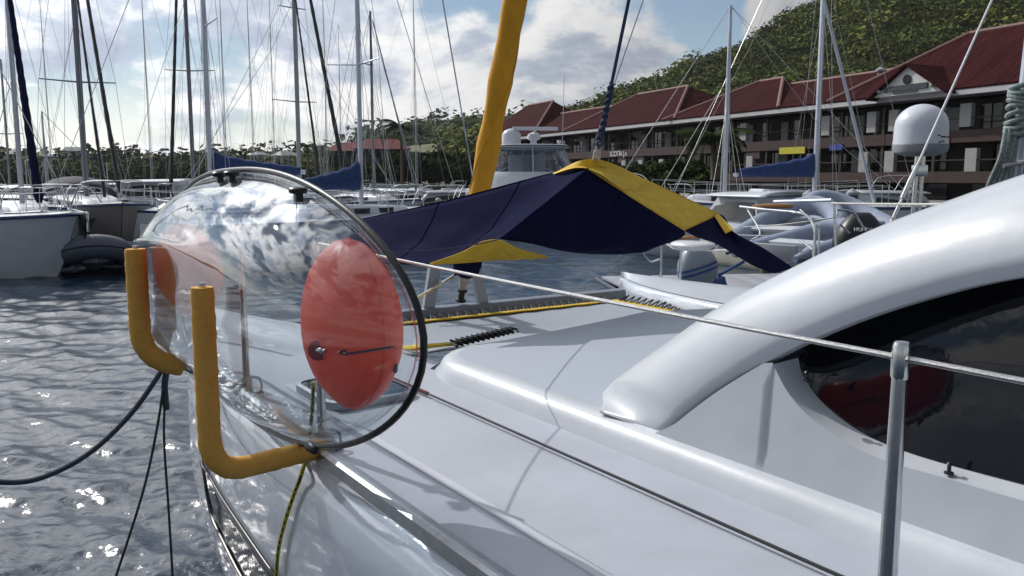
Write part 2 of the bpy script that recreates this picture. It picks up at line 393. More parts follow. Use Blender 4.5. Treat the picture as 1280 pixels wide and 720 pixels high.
def interp(x, xs, ys): return np.interp(x, xs, ys)
def hill(pix, D, Y0, Y1, x0, x1, nclump, rad, seed, base=1.0, name='hill', lush=(1,1,1), keep=None):
    P = [W(px, py, Y=D) for px, py in pix]; xs = [p.x for p in P]; zs = [p.z for p in P]
    def H(x, y):
        c = interp(x, xs, zs) - rad*.9
        u = (y-Y0)/(D-Y0); f = np.where(u < 1, np.clip(u, 0, 1)**1.08, np.clip(1-((y-D)/(Y1-D)), 0, 1))
        return base + (c-base)*f + fbm(x, y, 4, .035, seed)*np.clip(u, 0, 1)*rad*.35*np.clip(1.3-u, 0, 1)
    gx = np.linspace(x0, x1, 90); gy = np.linspace(Y0-6, Y1, 60); X, Y = np.meshgrid(gx, gy, indexing='ij'); Z = H(X, Y)
    m = MB(); m.grid([[Vector((X[i,j], Y[i,j], Z[i,j])) for j in range(60)] for i in range(90)])
    h = m.build(name, earth, sharp=0); h['kind'] = 'structure'
    r = np.random.default_rng(seed); px, pr, tn = [], [], []
    while len(px) < nclump:
        x = r.uniform(x0, x1); y = Y0 + (D*1.03-Y0)*r.uniform(0, 1)**.8
        sx = CX + F*x/y
        if sx < -60 or sx > 1345: continue
        if keep and not keep(x, y): continue
        z = float(H(np.array(x), np.array(y))); k = rad*(.4+.55*r.random()+1.3*r.random()**6)*(.75+.5*abs(math.sin(x*.11+y*.07)))
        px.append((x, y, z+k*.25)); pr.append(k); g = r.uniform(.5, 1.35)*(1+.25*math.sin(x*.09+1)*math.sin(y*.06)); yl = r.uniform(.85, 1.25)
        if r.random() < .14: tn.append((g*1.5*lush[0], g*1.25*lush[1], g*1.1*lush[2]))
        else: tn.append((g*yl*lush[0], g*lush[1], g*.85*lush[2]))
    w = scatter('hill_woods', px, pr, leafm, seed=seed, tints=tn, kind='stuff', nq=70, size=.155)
    return H
def land():
    m = MB(); q0 = Vector((31.5, 52, 0)); wv = Vector((-.40, .917, 0)); nv = Vector((-.917, -.40, 0))
    pts = [q0-wv*75+nv*7, q0-wv*20+nv*7, q0+wv*40+nv*7, q0+wv*92+nv*7, Vector((-32, 158, 0)), Vector((-90, 172, 0)), Vector((-220, 190, 0)), Vector((-700, 260, 0))]
    far = [Vector((300, 30, 0)), Vector((420, 200, 0)), Vector((420, 500, 0)), Vector((200, 900, 0)), Vector((-60, 950, 0)), Vector((-300, 950, 0)), Vector((-700, 950, 0)), Vector((-1000, 900, 0))]
    Z = lambda p, z: Vector((p.x, p.y, z))
    m.grid([[Z(p, -1.5), Z(p, .9)] + [Z(p.lerp(f, k/8), .9) for k in range(1, 9)] for p, f in zip(pts, far)])
    g = m.build('ground', quaym); g['kind'] = 'structure'
land()
HR = hill([(500, 175), (640, 160), (705, 140), (760, 119), (830, 92), (910, 60), (960, 34), (1010, 0), (1080, -30), (1180, -70), (1300, -110), (1500, -160)], 320, 150, 480, -40, 270, 11000, 2.7, 3, keep=lambda x, y: CX+F*x/y > 560)
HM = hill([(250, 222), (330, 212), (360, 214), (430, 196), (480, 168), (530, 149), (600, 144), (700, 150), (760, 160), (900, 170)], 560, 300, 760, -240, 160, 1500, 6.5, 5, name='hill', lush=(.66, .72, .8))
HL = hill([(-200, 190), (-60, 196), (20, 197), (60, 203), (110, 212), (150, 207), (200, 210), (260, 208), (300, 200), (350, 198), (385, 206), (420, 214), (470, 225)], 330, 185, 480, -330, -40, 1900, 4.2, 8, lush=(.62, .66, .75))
# ---------------------------------------------------------------- the catamaran
CA = 3.65                                            # centreline
def mir(p): return Vector((2*CA-p.x, p.y, p.z))
def a_out(t):                                        # outer deck edge of the port hull
    u = np.clip((t-2.6)/(6.45-2.6), 0, 1); return 1.06 + .54*float(u)**2.6
HPD = [(0, .03), (.004, -.005), (.03, -.04), (.08, -.068), (.16, -.085), (.30, -.095), (.5, -.10), (.75, -.095), (1.0, -.05), (1.25, .04), (1.43, .15), (1.65, .26)]
def hull_at(px, py, off=.005):                       # the point of the port topside seen at that pixel
    a = .96
    for _ in range(60):
        p = bl(px, py, a=a); a = lerp(a, a_out(p.y)+float(np.interp(DECK-p.z, [q[0] for q in HPD], [q[1] for q in HPD]))-off, .25)
    return bl(px, py, a=a)
def a_in(t):
    u = np.clip((t-3.6)/(6.45-3.6), 0, 1); return 2.2 - .6*float(u)**3
DECK = EYE-1.0
cat = bthing('catamaran', 'white catamaran with side deck, swept cabin and trampoline, filling the near side', 'catamaran', (CA, 2.5, 0))
def catamaran():
    ts = [-1.5+.25*i for i in range(20)] + [3.5+.15*i for i in range(19)] + [6.26, 6.34, 6.40, 6.44, 6.46]
    def section(t, flip=False):
        ao, ai = a_out(t), a_in(t); c = 1.6; w = lambda h: h
        out = [(ao+o_, DECK-d_) for d_, o_ in HPD]+[(c, -.5)]
        inn = [(ai-.03, DECK), (ai+.005, DECK-.004), (ai+.035, DECK-.03), (ai+.055, DECK-.09), (ai+.06, DECK-.3), (ai+.05, DECK-.6), (ai+.0, DECK-1.0), (ai-.06, .1), (ai-.14, -.2), (c, -.5)]
        tip = np.clip((t-6.2)/.3, 0, 1)
        pts = out[::-1] + inn
        pts = [Vector((c+(a-c)*(1 if t < 6.2 else math.sqrt(max(0, 1-float(tip)**2*.96))), t, h)) for a, h in pts]
        return pts
    rows = [section(t) for t in ts]
    m = MB(); m.grid(rows[::1]); m.f.append(tuple(len(rows[0])-1-i for i in range(len(rows[0]))))
    m.build('hull', hullgel, cat, sharp=0)
    m = MB(); m.grid([[mir(p) for p in r] for r in rows]); m.build('hull', hullgel, cat, sharp=0)
    # decks
    def deckrows(fl):
        out = []
        for t in ts:
            ao = a_out(t)+.01; ai = (2.05 if t < 3.9 else a_in(t)-.01)
            k = 1 if t < 6.2 else math.sqrt(max(.04, 1-((t-6.2)/.3)**2*.96))
            r = []
            for j in range(9):
                a = lerp(ao, ai, j/8); a = 1.6+(a-1.6)*k
                p = Vector((a, t, DECK+.004+.018*math.sin(math.pi*j/8)+ (.012*(j/8) if t < 3.9 else .03*math.sin(math.pi*j/8))))
                r.append(mir(p) if fl else p)
            out.append(r)
        return out
    m = MB(); m.grid(deckrows(False)); m.build('side_deck', nonskid2, cat, sharp=0)
    m = MB(); m.grid(deckrows(True)); m.build('side_deck', gel, cat, sharp=0)
    # smooth gelcoat margin lines between the panels of nonskid
    m = MB()
    for a0, a1 in ((1.275, 1.315),):
        m.grid([[Vector((a0+max(0, a_out(t)-1.06)*.6, t, DECK+.0)), Vector((a0+max(0, a_out(t)-1.06)*.6+.003, t, DECK+.024)), Vector((a1+max(0, a_out(t)-1.06)*.6-.003, t, DECK+.026)), Vector((a1+max(0, a_out(t)-1.06)*.6, t, DECK+.0))] for t in ts[:32]])
    m.build('deck_margin', gel, cat, sharp=30)
    # toe rail: an aluminium extrusion with a lip
    m = MB(); rows = []
    for t in [-1.5+.12*i for i in range(64)]:
        if t > 6.1: break
        a = a_out(t)
        rows.append([Vector((a+o, t, DECK+h)) for o, h in ((-.012, -.012), (-.012, .034), (.0, .042), (.012, .042), (.016, .030), (.05, .026), (.056, .012), (.056, -.005))])
    m.grid(rows); m.build('toe_rail', alu, cat, sharp=30)
    # coachroof: rounded-corner block, port half mirrored
    def outline():
        pts = []
        for i in range(25): pts.append((Vector((2.0, lerp(-1.5, 3.45, i/24), 0)), Vector((-1, 0, 0))))
        for i in range(1, 12):
            an = math.pi/2*i/12; pts.append((Vector((2.0+.34-.34*math.cos(an), 3.45+.40*math.sin(an), 0)), Vector((-math.cos(an), math.sin(an), 0))))
        for i in range(1, 13):
            a = lerp(2.36, CA, i/12); pts.append((Vector((a, 3.85+.12*math.sin(math.pi/2*i/12), 0)), Vector((0, 1, 0))))
        return pts
    O = outline(); prof = [(-.075, .112), (-.045, .110), (-.018, .101), (.004, .084), (.018, .060), (.027, .036), (.034, .020), (.038, .006), (.040, -.02)]
    def ring(o, dz, fl):
        r = []
        for p, nn in O:
            q = p + nn*o; fr = max(0, nn.y)
            z = DECK+dz if dz > -.01 else DECK+dz-.35*fr
            v = Vector((q.x, q.y, z)); r.append(mir(v) if fl else v)
        return r
    for fl in (False, True):
        m = MB(); m.grid([ring(o, dz, fl) for o, dz in prof]); m.build('coachroof_edge', gel, cat, sharp=0)
    m = MB(); r0 = ring(-.075, .112, False)
    m.grid([[Vector((lerp(p.x, 2*CA-p.x, k/20), p.y, p.z+.05*math.sin(math.pi*k/20))) for k in range(21)] for p in r0])
    m.build('coachroof', nonskid, cat, sharp=0)
    m = MB()                                         # moulded joints of the coachroof
    # cabin arch ---------------------------------------------------
    up = [(751, 515), (751, 494), (777, 471), (830, 434), (900, 386), (1000, 334), (1100, 287), (1200, 250), (1280, 222), (1360, 198)]
    lo = [(822, 541), (846, 530), (868, 513), (905, 485), (960, 451), (1020, 421), (1100, 390), (1200, 361), (1280, 345), (1360, 334)]
    ua = [2.20, 2.215, 2.235, 2.25, 2.26, 2.28, 2.30, 2.32, 2.34, 2.36]; la = [2.05, 2.055, 2.06, 2.06, 2.06, 2.06, 2.06, 2.06, 2.06, 2.06]
    U = [bl(x, y, a=a) for (x, y), a in zip(up, ua)]; L = [bl(x, y, a=a) for (x, y), a in zip(lo, la)]
    U[0] = bl(*up[0], h=DECK+.118); L[0] = bl(*lo[0], h=DECK+.10)
    U = smooth_path(U, 46); L = smooth_path(L, 46)
    for lst in (U, L):
        for k in range(1, 9):
            lst.append(lst[-1] + (lst[-1]-lst[-2]).normalized()*.16)
    rows = []
    for i, (u, l_) in enumerate(zip(U, L)):
        k = min(1, i/8); w = (u-l_); out = Vector((-.052*k, .0, .072*k)) ; r = []
        inner = u + Vector((.07, .06, -.05-.05*k))
        for j in range(13):
            v = j/12; p = l_.lerp(u, v) + out*math.sin(math.pi*v)**.62*(1-.2*v)
            r.append(p)
        r = [l_ + Vector((.05, 0, -.004)), l_ + Vector((.012, 0, -.002))] + r + [u+Vector((.04, .02, -.012)), inner]
        rows.append(r)
    m = MB(); m.grid(rows); base = rows[0]; m.add(base, [tuple(range(len(base)))])
    m.build('cabin_arch', gel, cat, sharp=0)
    m = MB(); m.tube(smooth_path([p+Vector((0, .004, .0)) for p in rows[0][1:-2]], 40), .0035, 6); m.tube([r[1]+Vector((-.001, 0, 0)) for r in rows[:26]], .003, 6); ss = m.build('sealant_line', boatgrey, cat); ss['kind'] = 'stuff'
    m = MB(); m.grid([[mir(p) for p in r] for r in rows]); m.build('cabin_arch', gel, cat, sharp=0)
    m = MB(); m.grid([[r[-1].lerp(mir(r[-1]), k/10)+Vector((0, .10*math.sin(math.pi*k/10), 0)) for k in range(11)] for r in rows]); m.build('windscreen', darkglass, cat, sharp=0)
    # window and side panel
    glass_lo = [(998, 447), (1004, 470), (1030, 505), (1080, 542), (1150, 570), (1280, 605), (1400, 634)]
    G = smooth_path([bl(x, y, a=aa) for (x, y), aa in zip(glass_lo, (2.15, 2.147, 2.138, 2.125, 2.11, 2.09, 2.07))], 30)
    for k in range(6): G.append(G[-1]+(G[-1]-G[-2]).normalized()*.2)
    ts_g = [p.y for p in G]
    def at_t(poly, t, a=None):
        ys = [p.y for p in poly][::-1]; v = Vector((np.interp(t, ys, [p.x for p in poly][::-1]), t, np.interp(t, ys, [p.z for p in poly][::-1])))
        return v
    rows = []
    for p in G:
        q = at_t(L, p.y); q = Vector((p.x+.10, p.y, q.z+.03)); rows.append([p.lerp(q, k/6)+Vector((.012*math.sin(math.pi*k/6)*-1, 0, 0)) for k in range(7)])
    m = MB(); m.grid(rows); g = m.build('cabin_window', darkglass, cat, sharp=0)
    rec_o = [(966, 455), (984, 489), (1012, 521), (1056, 552), (1110, 577), (1180, 597), (1280, 626), (1400, 655)]
    pa = lambda z: 2.033+.08*(z-DECK-.105)             # the leaning plane of the cabin side
    def on_side(x, y):
        a = 2.06
        for _ in range(20): a = pa(bl(x, y, a=a).z)
        return bl(x, y, a=a)
    RO = smooth_path([on_side(x, y) for x, y in rec_o], 30)
    for k in range(6): RO.append(RO[-1]+(RO[-1]-RO[-2]).normalized()*.2)
    m = MB(); m.grid([[p, p.lerp(q, .12)+Vector((.012, 0, 0)), p.lerp(q, .9)+Vector((.008,0,0)), q+Vector((.012, 0, 0))] for p, q in zip(RO, G)]); m.build('window_recess', gel, cat, sharp=35)
    # panel: from the foot of the coachroof ledge to the arch and the recess
    top = [p for p in L if p.y > RO[0].y+.01 and p.z >= L[0].z-.1] ; top = [Vector((pa(p.z), p.y, p.z)) for p in top] + [Vector((RO[0].x, RO[0].y, RO[0].z+.004))] + RO
    bot = [Vector((2.033, p.y, DECK+.105)) for p in top]
    m = MB(); m.grid([[b.lerp(p, k/5) for k in range(6)] for b, p in zip(bot, top)]); m.build('cabin_side', gel, cat, sharp=0)
    m = MB()
    for px, py in ((1186, 592), (1008, 476)):
        p = bl(px, py, a=2.06); m = MB(); m.lathe([(.012, 0), (.012, .004), (.005, .006), (.005, .022), (.008, .024), (.003, .03)], p, 10); m.build('snap_stud', charcoal, cat)
    
    # cabin roof, above the frame
    m = MB(); m.grid([[r[-2].lerp(mir(r[-2]), k/10)+Vector((0, 0, .02+.06*math.sin(math.pi*k/10))) for k in range(11)] for r in [[None]*0+list(x) for x in []] ] or [[Vector((2.4, -.5, 2.75)), Vector((4.9, -.5, 2.75))], [Vector((2.4, -1.5, 2.9)), Vector((4.9, -1.5, 2.9))]]); m.build('cabin_roof', gel, cat, solid=.05)
    # hull portlight
    rows = []
    for ul, ur in (((250, 577), (251, 577)), ((254, 596), (262, 594)), ((258, 622), (276, 618)), ((264, 648), (293, 644)), ((278, 678), (312, 672)), ((302, 724), (340, 712)), ((336, 776), (388, 776))):
        p1 = hull_at(ur[0], ur[1]); p0 = hull_at(ul[0]+3, ul[1]) ; hl = lambda t, z: Vector((a_out(t)+float(np.interp(DECK-z, [q[0] for q in HPD], [q[1] for q in HPD]))-.006, t, z))
        rows.append([hl(lerp(p0.y, p1.y, k/5), lerp(p0.z, p1.z, k/5)) for k in range(6)])
    m = MB(); m.grid(rows); m.build('hull_window', darkglass, cat, solid=.008)
    m = MB(); edge = [r[0] for r in rows]; m.tube(smooth_path([e+Vector((-.004, 0, 0)) for e in edge], 24), .009, 8); edge = [r[-1] for r in rows]; m.tube(smooth_path([e+Vector((-.004, 0, 0)) for e in edge], 24), .004, 8); m.build('window_gasket', black, cat)
    # deck hatch and its frame
    hp = bl(520, 497, d=.975); 
    def rr(c, w, l_, r, n=6):
        pts = []
        for sx, sy, a0 in ((1,1,0), (-1,1,90), (-1,-1,180), (1,-1,270)):
            for i in range(n+1):
                an = R(a0+90*i/n); pts.append(Vector((c.x+sx*(w/2-r)+r*math.cos(an), c.y+sy*(l_/2-r)+r*math.sin(an), c.z)))
        return pts
    hc = Vector((hp.x-.20, hp.y+.22, DECK+.024))
    m = MB(); A, B = rr(hc, .42, .50, .09), rr(hc, .38, .46, .08); up_ = Vector((0, 0, .035))
    m.grid([A, [p+up_ for p in A], [p+up_*1.1 for p in B]], True); hf = m.build('hatch_frame', alu, cat, sharp=30)
    m = MB(); m.add([p+up_ for p in B], [tuple(range(len(B)))]); m.build('hatch_pane', darkglass, cat)
    # crossbeam and striker frame
    m = MB(); e0, e1 = Vector((2.0, 6.0, EYE-1.10)), Vector((5.3, 6.0, EYE-1.10))
    rows = []
    for k in range(13):
        p = e0.lerp(e1, k/12); rows.append([p+Vector((0, dy, dz)) for dy, dz in ((-.055, .05), (-.065, .02), (-.065, -.05), (-.03, -.085), (.03, -.085), (.065, -.05), (.065, .035), (.045, .055), (-.035, .055))])
    m.grid(rows, True); m.build('crossbeam', mat('beam_paint', (.17, .19, .235), .4, coat=.2), cat, sharp=30)
    for x0, y0, x1, y1 in ((535, 386, 545, 322), (604, 384, 592, 322)):
        m = MB(); p, q = bl(x0, y0, t=6.0), bl(x1, y1, t=6.0); d = (q-p).normalized(); sx = Vector((.05, 0, 0)); sy = Vector((0, .02, 0))
        m.grid([[z+sx+sy, z-sx+sy, z-sx-sy, z+sx-sy] for z in (p, q)], True); m.build('striker_strut', mat('strut_grey', (.34, .37, .42), .4), cat, sharp=30)
    m = MB(); m.tube([bl(522, 372, t=5.9), bl(592, 330, t=6.0)], .012, 8); m.build('striker_stay', steel, cat)
    m = MB()
    m.tube([bl(744, 349, t=6.3), bl(774, 366, t=6.05)], .022, 8)
    m.build('beam_brace', mat('strut_grey', (.3,.3,.3)), cat)
    # trampoline
    zt = EYE-1.13
    m = MB(); m.grid([[Vector((lerp(2.25, 5.05, i/24), lerp(4.16, 5.86, j/14), lerp(EYE-.985, zt, min(1, j/8))-.04*math.sin(math.pi*i/24)*math.sin(math.pi*j/14))) for i in range(25)] for j in range(15)])
    m.build('trampoline_net', netmat, cat, sharp=0, solid=.006)
    m = MB()
    for t0, a0, a1 in ((5.83, 2.25, 5.05), ):
        m.grid([[Vector((lerp(a0, a1, i/30), t0-.05+.012*math.sin(i*2.1), zt+.012)), Vector((lerp(a0, a1, i/30), t0+.03, zt+.012))] for i in range(31)])
    m.grid([[Vector((5.0, lerp(4.15, 5.86, i/20), zt+.012)), Vector((5.12+.008*math.sin(i*2.3), lerp(4.15, 5.86, i/20), zt+.014))] for i in range(21)])
    w0_ = bl(545, 431, h=EYE-.955); m.grid([[w0_+Vector((.07*i-.21, -.06-.01*math.sin(i*2), 0)), w0_+Vector((.07*i-.21, .07-.012*i, .0))] for i in range(7)])
    p = bl(690, 403, t=4.0); m.grid([[Vector((p.x+.10*i-.15, 4.03, EYE-.86-.15)), Vector((p.x+.10*i-.15, 4.13, EYE-.86-.13))] for i in range(4)])
    m.build('trampoline_webbing', webbing, cat, sharp=0, solid=.006)
    def zig(p, q, n, amp, name, r=.007, mt=black):
        p, q = Vector(p), Vector(q); pts = []
        for i in range(n*2+1): pts.append(p.lerp(q, i/(2*n)) + amp*(1 if i % 2 else -1))
        m = MB(); m.tube(pts, r, 6); return m.build(name, mt, cat)
    z0_, z1_ = bl(566, 431, h=EYE-.95), bl(642, 413, h=EYE-.95); zig(z0_, z1_, 12, Vector((0, .05, 0)), 'lacing', .009); zig(z0_+Vector((.03, .03, .01)), z1_+Vector((.03, .03, .01)), 12, Vector((0, -.05, 0)), 'lacing', .007)
    zig((5.12, 4.2, zt+.03), (5.12, 5.8, zt+.03), 20, Vector((.06, 0, .03)), 'lacing', .006)
    zig((2.25, 5.86, zt+.02), (5.05, 5.88, zt+.02), 34, Vector((0, .05, .02)), 'lacing', .005, rope_white)
    # stanchions, lifeline
    def stanchion(a, t, hgt=.77):
        m = MB(); b = Vector((a, t, DECK+.02)); m.tube([b, b+Vector((0, 0, .25)), b+Vector((0, 0, hgt-.045))], [.0175, .0155, .0105], 16)
        s_ = m.build('stanchion', steel, cat)
        m = MB(); m.lathe([(.0108, 0), (.0125, .004), (.0125, .046), (.010, .052), (.002, .053)], b+Vector((0, 0, hgt-.05)), 14); m.tube([b+Vector((-.001, -.014, hgt-.02)), b+Vector((-.001, .014, hgt-.02))], .006, 8); m.build('stanchion_cap', steel, s_, org=ORG[cat.name])
        m = MB(); m.lathe([(.026, 0), (.026, .075), (.023, .08)], b+Vector((0, 0, -.01)), 14); m.box(b+Vector((.02, 0, -.006)), (.09, .08, .012), bev=.004)
        m.tube(smooth_path([b+Vector((.025, -.01, .065)), b+Vector((.055, -.02, .055)), b+Vector((.06, -.03, .02)), b+Vector((.05, -.05, .0))], 10), .006, 6)
        m.build('stanchion_socket', steel, s_, org=ORG[cat.name])
        return b+Vector((0, 0, hgt-.02))
    st1 = bl(1126, 447, a=1.10); top1 = stanchion(1.10, st1.y, st1.z-DECK+.0)
    sp = bl(404, 588, a=1.10); tops = [stanchion(1.10, sp.y), stanchion(1.12, 3.86), stanchion(1.30, 5.3)]
    pts = [Vector((1.12, top1.y-1.7, top1.z))] + [Vector((top1.x, top1.y, top1.z))] + tops[:1]
    m = MB()
    for p, q in zip(pts, pts[1:]): m.tube(sag(p, q, .004, 8), .0045, 8)
    m.build('lifeline', wire, cat)
    # starboard pulpit and its seat
    tb = lambda pts, r: MB().tube(smooth_path(pts, 20), r, 8)
    q = lambda x, y: bl(x, y, a=5.85)
    dk = lambda x, y: Vector((*bl(x, y, a=5.85).xy, DECK))
    m = MB(); v1t, v2t = q(827, 299), q(851, 312); m.tube([v1t, Vector((v1t.x, v1t.y, DECK))], .013, 8); m.tube([v2t, Vector((v2t.x, v2t.y, DECK))], .013, 8)
    e = bl(938, 312, a=5.95); m.tube(smooth_path([v1t, v2t, e], 8), .012, 8)
    m.tube(smooth_path([v1t, v1t+Vector((-.05, .12, .0)), v1t+Vector((-.1, .18, -.10)), v1t+Vector((-.06, .1, -.22)), v1t+Vector((0, .02, -.2))], 20), .010, 8)
    m.build('pulpit', steel, cat)
    m = MB(); m.tube([q(828, 299), bl(872, 296, a=6.0)], .016, 8); m.build('pulpit_rail_wood', teak, cat)
    m = MB(); c0 = bl(866, 307, a=5.9); m.ellipsoid(c0, (.16, .26, .045), 18, 8, .5); m.build('pulpit_seat', white, cat)
    # jackline along the side deck
    m = MB(); m.tube([Vector((1.84, -.8, DECK+.045)), bl(1050, 720, d=.955), bl(535, 492, d=.955)], .0055, 8); m.build('jackline', charcoal, cat)
    m = MB(); j0, j1 = bl(535, 492, d=.955), bl(488, 472, d=.955); m.tube([j0, j1], .009, 8); m.build('jackline_end', rope_red, cat)
catamaran()

# ---------------------------------------------------------------- furled sail and its drum, on the forestay
def furled():
    base = Vector((3.53, 6.0, EYE-1.02)); top = Vector((3.53, .5, 17.0)); d = (top-base)
    o = bthing('furled_sail', 'furled headsail in a yellow cover rising from the crossbeam', 'sail', base)
    s0 = next(k/400 for k in range(400) if (base+d*(k/400)).z > EYE-.52)
    pts = [base+d*lerp(s0, .62, i/60) for i in range(61)]
    rr = [.03 if i == 0 else .086+.006*math.sin(i*1.7)+.004*math.sin(i*4.1) for i in range(61)]
    m = MB(); m.tube(pts, rr, 18)
    m.build('sail_roll', sailyel, o)
    # spiral leech edge
    m = MB(); hel = []
    ax = d.normalized(); n1 = ax.cross(Vector((1,0,0))).normalized(); n2 = ax.cross(n1)
    for i in range(500):
        f = i/499; p = base+d*lerp(s0+.004, .6, f); an = f*26; r_ = .087+.006*math.sin(f*60*1.7)
        hel.append(p+(n1*math.cos(an)+n2*math.sin(an))*r_)
    m.tube(hel, .006, 6); m.build('leech_edge', sailyel, o)
    m = MB(); m.tube([base, base+d*s0*1.05], .011, 8); m.build('foil', steel, o)
    m = MB(); p = lambda k: base+d*s0*k
    m.tube([p(.44), p(.50), p(.66), p(.82), p(1.0)], [.06, .105, .12, .11, .085], 14); m.build('sail_foot', navy, o)
    m = MB(); m.tube([p(.20), p(.30), p(.38), p(.50)], [.022, .036, .046, .05], 12); m.build('tack_cloth', mat('sailcloth', (.50, .47, .38), .8, bump=.5, bscale=12, var=.2), o)
    m = MB(); m.lathe([(.02, 0), (.045, .005), (.045, .018), (.026, .028), (.026, .085), (.042, .095), (.042, .108), (.02, .113)], p(.0), 16, ax); m.build('furler_drum', charcoal, o)
furled()

# ---------------------------------------------------------------- awning over the foredeck
def awning():
    apex = bl(745, 199, a=3.6)
    o = bthing('awning', 'navy and yellow canvas awning hung as a tent over the foredeck', 'awning', (apex.x, apex.y, DECK))
    B = lambda x, y, t: bl(x, y, t=t)
    def patch(name, top, bot, material, n=40, k=16, dip=.05, wr=.008, ws=9, dirn=(0, -.4, -.9), seed=0):
        T, Bt = resample(smooth_path(top, 60) if len(top) > 2 else top, n), resample(smooth_path(bot, 60) if len(bot) > 2 else bot, n)
        dv = Vector(dirn).normalized(); rows = []
        for j in range(k+1):
            v = j/k; r = []
            for i in range(n+1):
                p = T[i].lerp(Bt[i], v); s_ = i/n
                fold = math.sin((s_*1.3+v*.35)*ws*3.1+seed)*.6+math.sin((s_*.7-v*.8)*ws*5.3+seed*2)*.4
                env = math.sin(math.pi*v)*math.sin(math.pi*s_)**.5 if 0 < s_ < 1 else 0
                r.append(p + dv*(dip*math.sin(math.pi*v)*math.sin(math.pi*s_) + wr*fold*env))
            rows.append(r)
        m = MB(); m.grid(rows); pn = m.build(name, material, o, sharp=0, solid=.004)
        for f in ((.3, .62) if 'panel' in name else (.5,) if 'band' in name else ()):
            for dx in (-.006, .006): m = MB(); m.tube([r[int(n*f)]+Vector((dx, -.003, .002)) for r in rows], .0022, 5); m.build('seam', material, pn, org=ORG[o.name])
        return pn
    ridgeL = B(690, 217, 4.75); P3 = B(735, 211, 4.22); ap = apex; P5 = B(900, 268, 5.0); P6 = B(856, 288, 4.45); far_l = B(440, 277, 5.3)
    P7 = B(625, 299, 4.05); P8 = B(590, 317, 4.1); P9 = B(500, 330, 4.35); P9b = B(430, 330, 4.6)
    patch('blue_panel', [far_l, B(560, 251, 5.0), ridgeL, P3], [P9b, P9, B(545, 331, 4.2), B(592, 316, 4.1), P7], navy, dip=.09, wr=.016, ws=5)
    patch('blue_panel', [P3, B(795, 250, 4.3), P6], [P7, B(662, 304, 4.2), B(720, 316, 4.35), B(790, 316, 4.5), B(850, 298, 4.5), P6+Vector((0,0,-.005))], navy, dip=.10, wr=.020, ws=5, seed=2)
    patch('yellow_band', [ridgeL, ap, B(820, 231, 4.7), P5], [ridgeL+Vector((0,0,-.003)), P3, B(795, 250, 4.3), P6], yel, dip=.04, wr=.022, ws=9, seed=4)
    patch('blue_tail', [P6, P5, B(917, 290, 4.75), B(952, 309, 4.6), B(992, 335, 4.5)], [P6+Vector((0,0,-.004)), B(873, 297, 4.45), B(898, 306, 4.45), B(940, 331, 4.45), B(968, 342, 4.45)], navy, dip=.05, wr=.006, seed=5)
    patch('yellow_strap', [P5+Vector((-.02, 0, .006)), B(917, 287, 4.70)], [B(893, 270, 4.85), B(907, 292, 4.68)], yel, dip=.0, wr=.002)
    patch('yellow_corner', [B(538, 329, 4.12), B(575, 316, 4.06), B(606, 301, 4.02), B(628, 301, 4.02), B(650, 311, 4.1), B(684, 320, 4.2)], [B(538, 330, 4.12), B(590, 327, 4.15), B(640, 323, 4.2), B(684, 322, 4.22)], yel, dip=.03, wr=.015, ws=8, seed=6)
    # underside back of the tent
    # hems
    for pts in ([P3, B(795, 250, 4.3), P6], [ap, B(820, 231, 4.7), P5], [B(538, 330, 4.11), B(590, 327, 4.14), B(640, 323, 4.19), B(684, 322, 4.21)]):
        m = MB(); m.tube(smooth_path(pts, 30), .006, 6); m.build('hem', yel, o)
    m = MB(); m.tube(smooth_path([far_l, B(560, 251, 5.0), ridgeL, P3], 30), .007, 6); m.build('hem', navy, o)
    tl = bthing('tie_line', 'thin navy line tying the awning corner to the near lifeline post', 'rope', P7); e = bl(404, 588, a=1.10); e = Vector((1.10, e.y, DECK+.74))
    m = MB(); m.tube(sag(P7, e, .03, 12), .0032, 6); m.build('line', rope_dark, tl)
    # halyard with its shackle and knot
    h = bthing('halyard', 'blue flecked halyard holding up the awning peak', 'rope', apex)
    up_ = bl(786, 0, a=3.55); d = (up_-apex)
    m = MB(); k0 = apex+d*.16; m.tube([k0, up_, up_+d*3], .011, 8); m.build('rope_line', rope_blue, h)
    ax = d.normalized(); n1 = ax.cross(Vector((0, 1, 0))).normalized(); n2 = ax.cross(n1)
    m = MB()
    for ph in (0, math.pi):
        m.tube([apex+d*lerp(.07, .50, i/60)+(n1*math.cos(i*.5+ph)+n2*math.sin(i*.5+ph))*.014 for i in range(61)], .009, 6)
    m.build('splice', rope_blue, h)
    m = MB(); c = apex+d*.03
    for j in range(3):
        cc = apex+d*(.012+.028*j); m.tube([cc+(n1*math.cos(i*.45+j)+n2*math.sin(i*.45+j*1.3)*.5)*.026+ax*(.02*math.sin(i*.9)) for i in range(15)], .008, 6)
    m.build('shackle', rope_white, h)
awning()

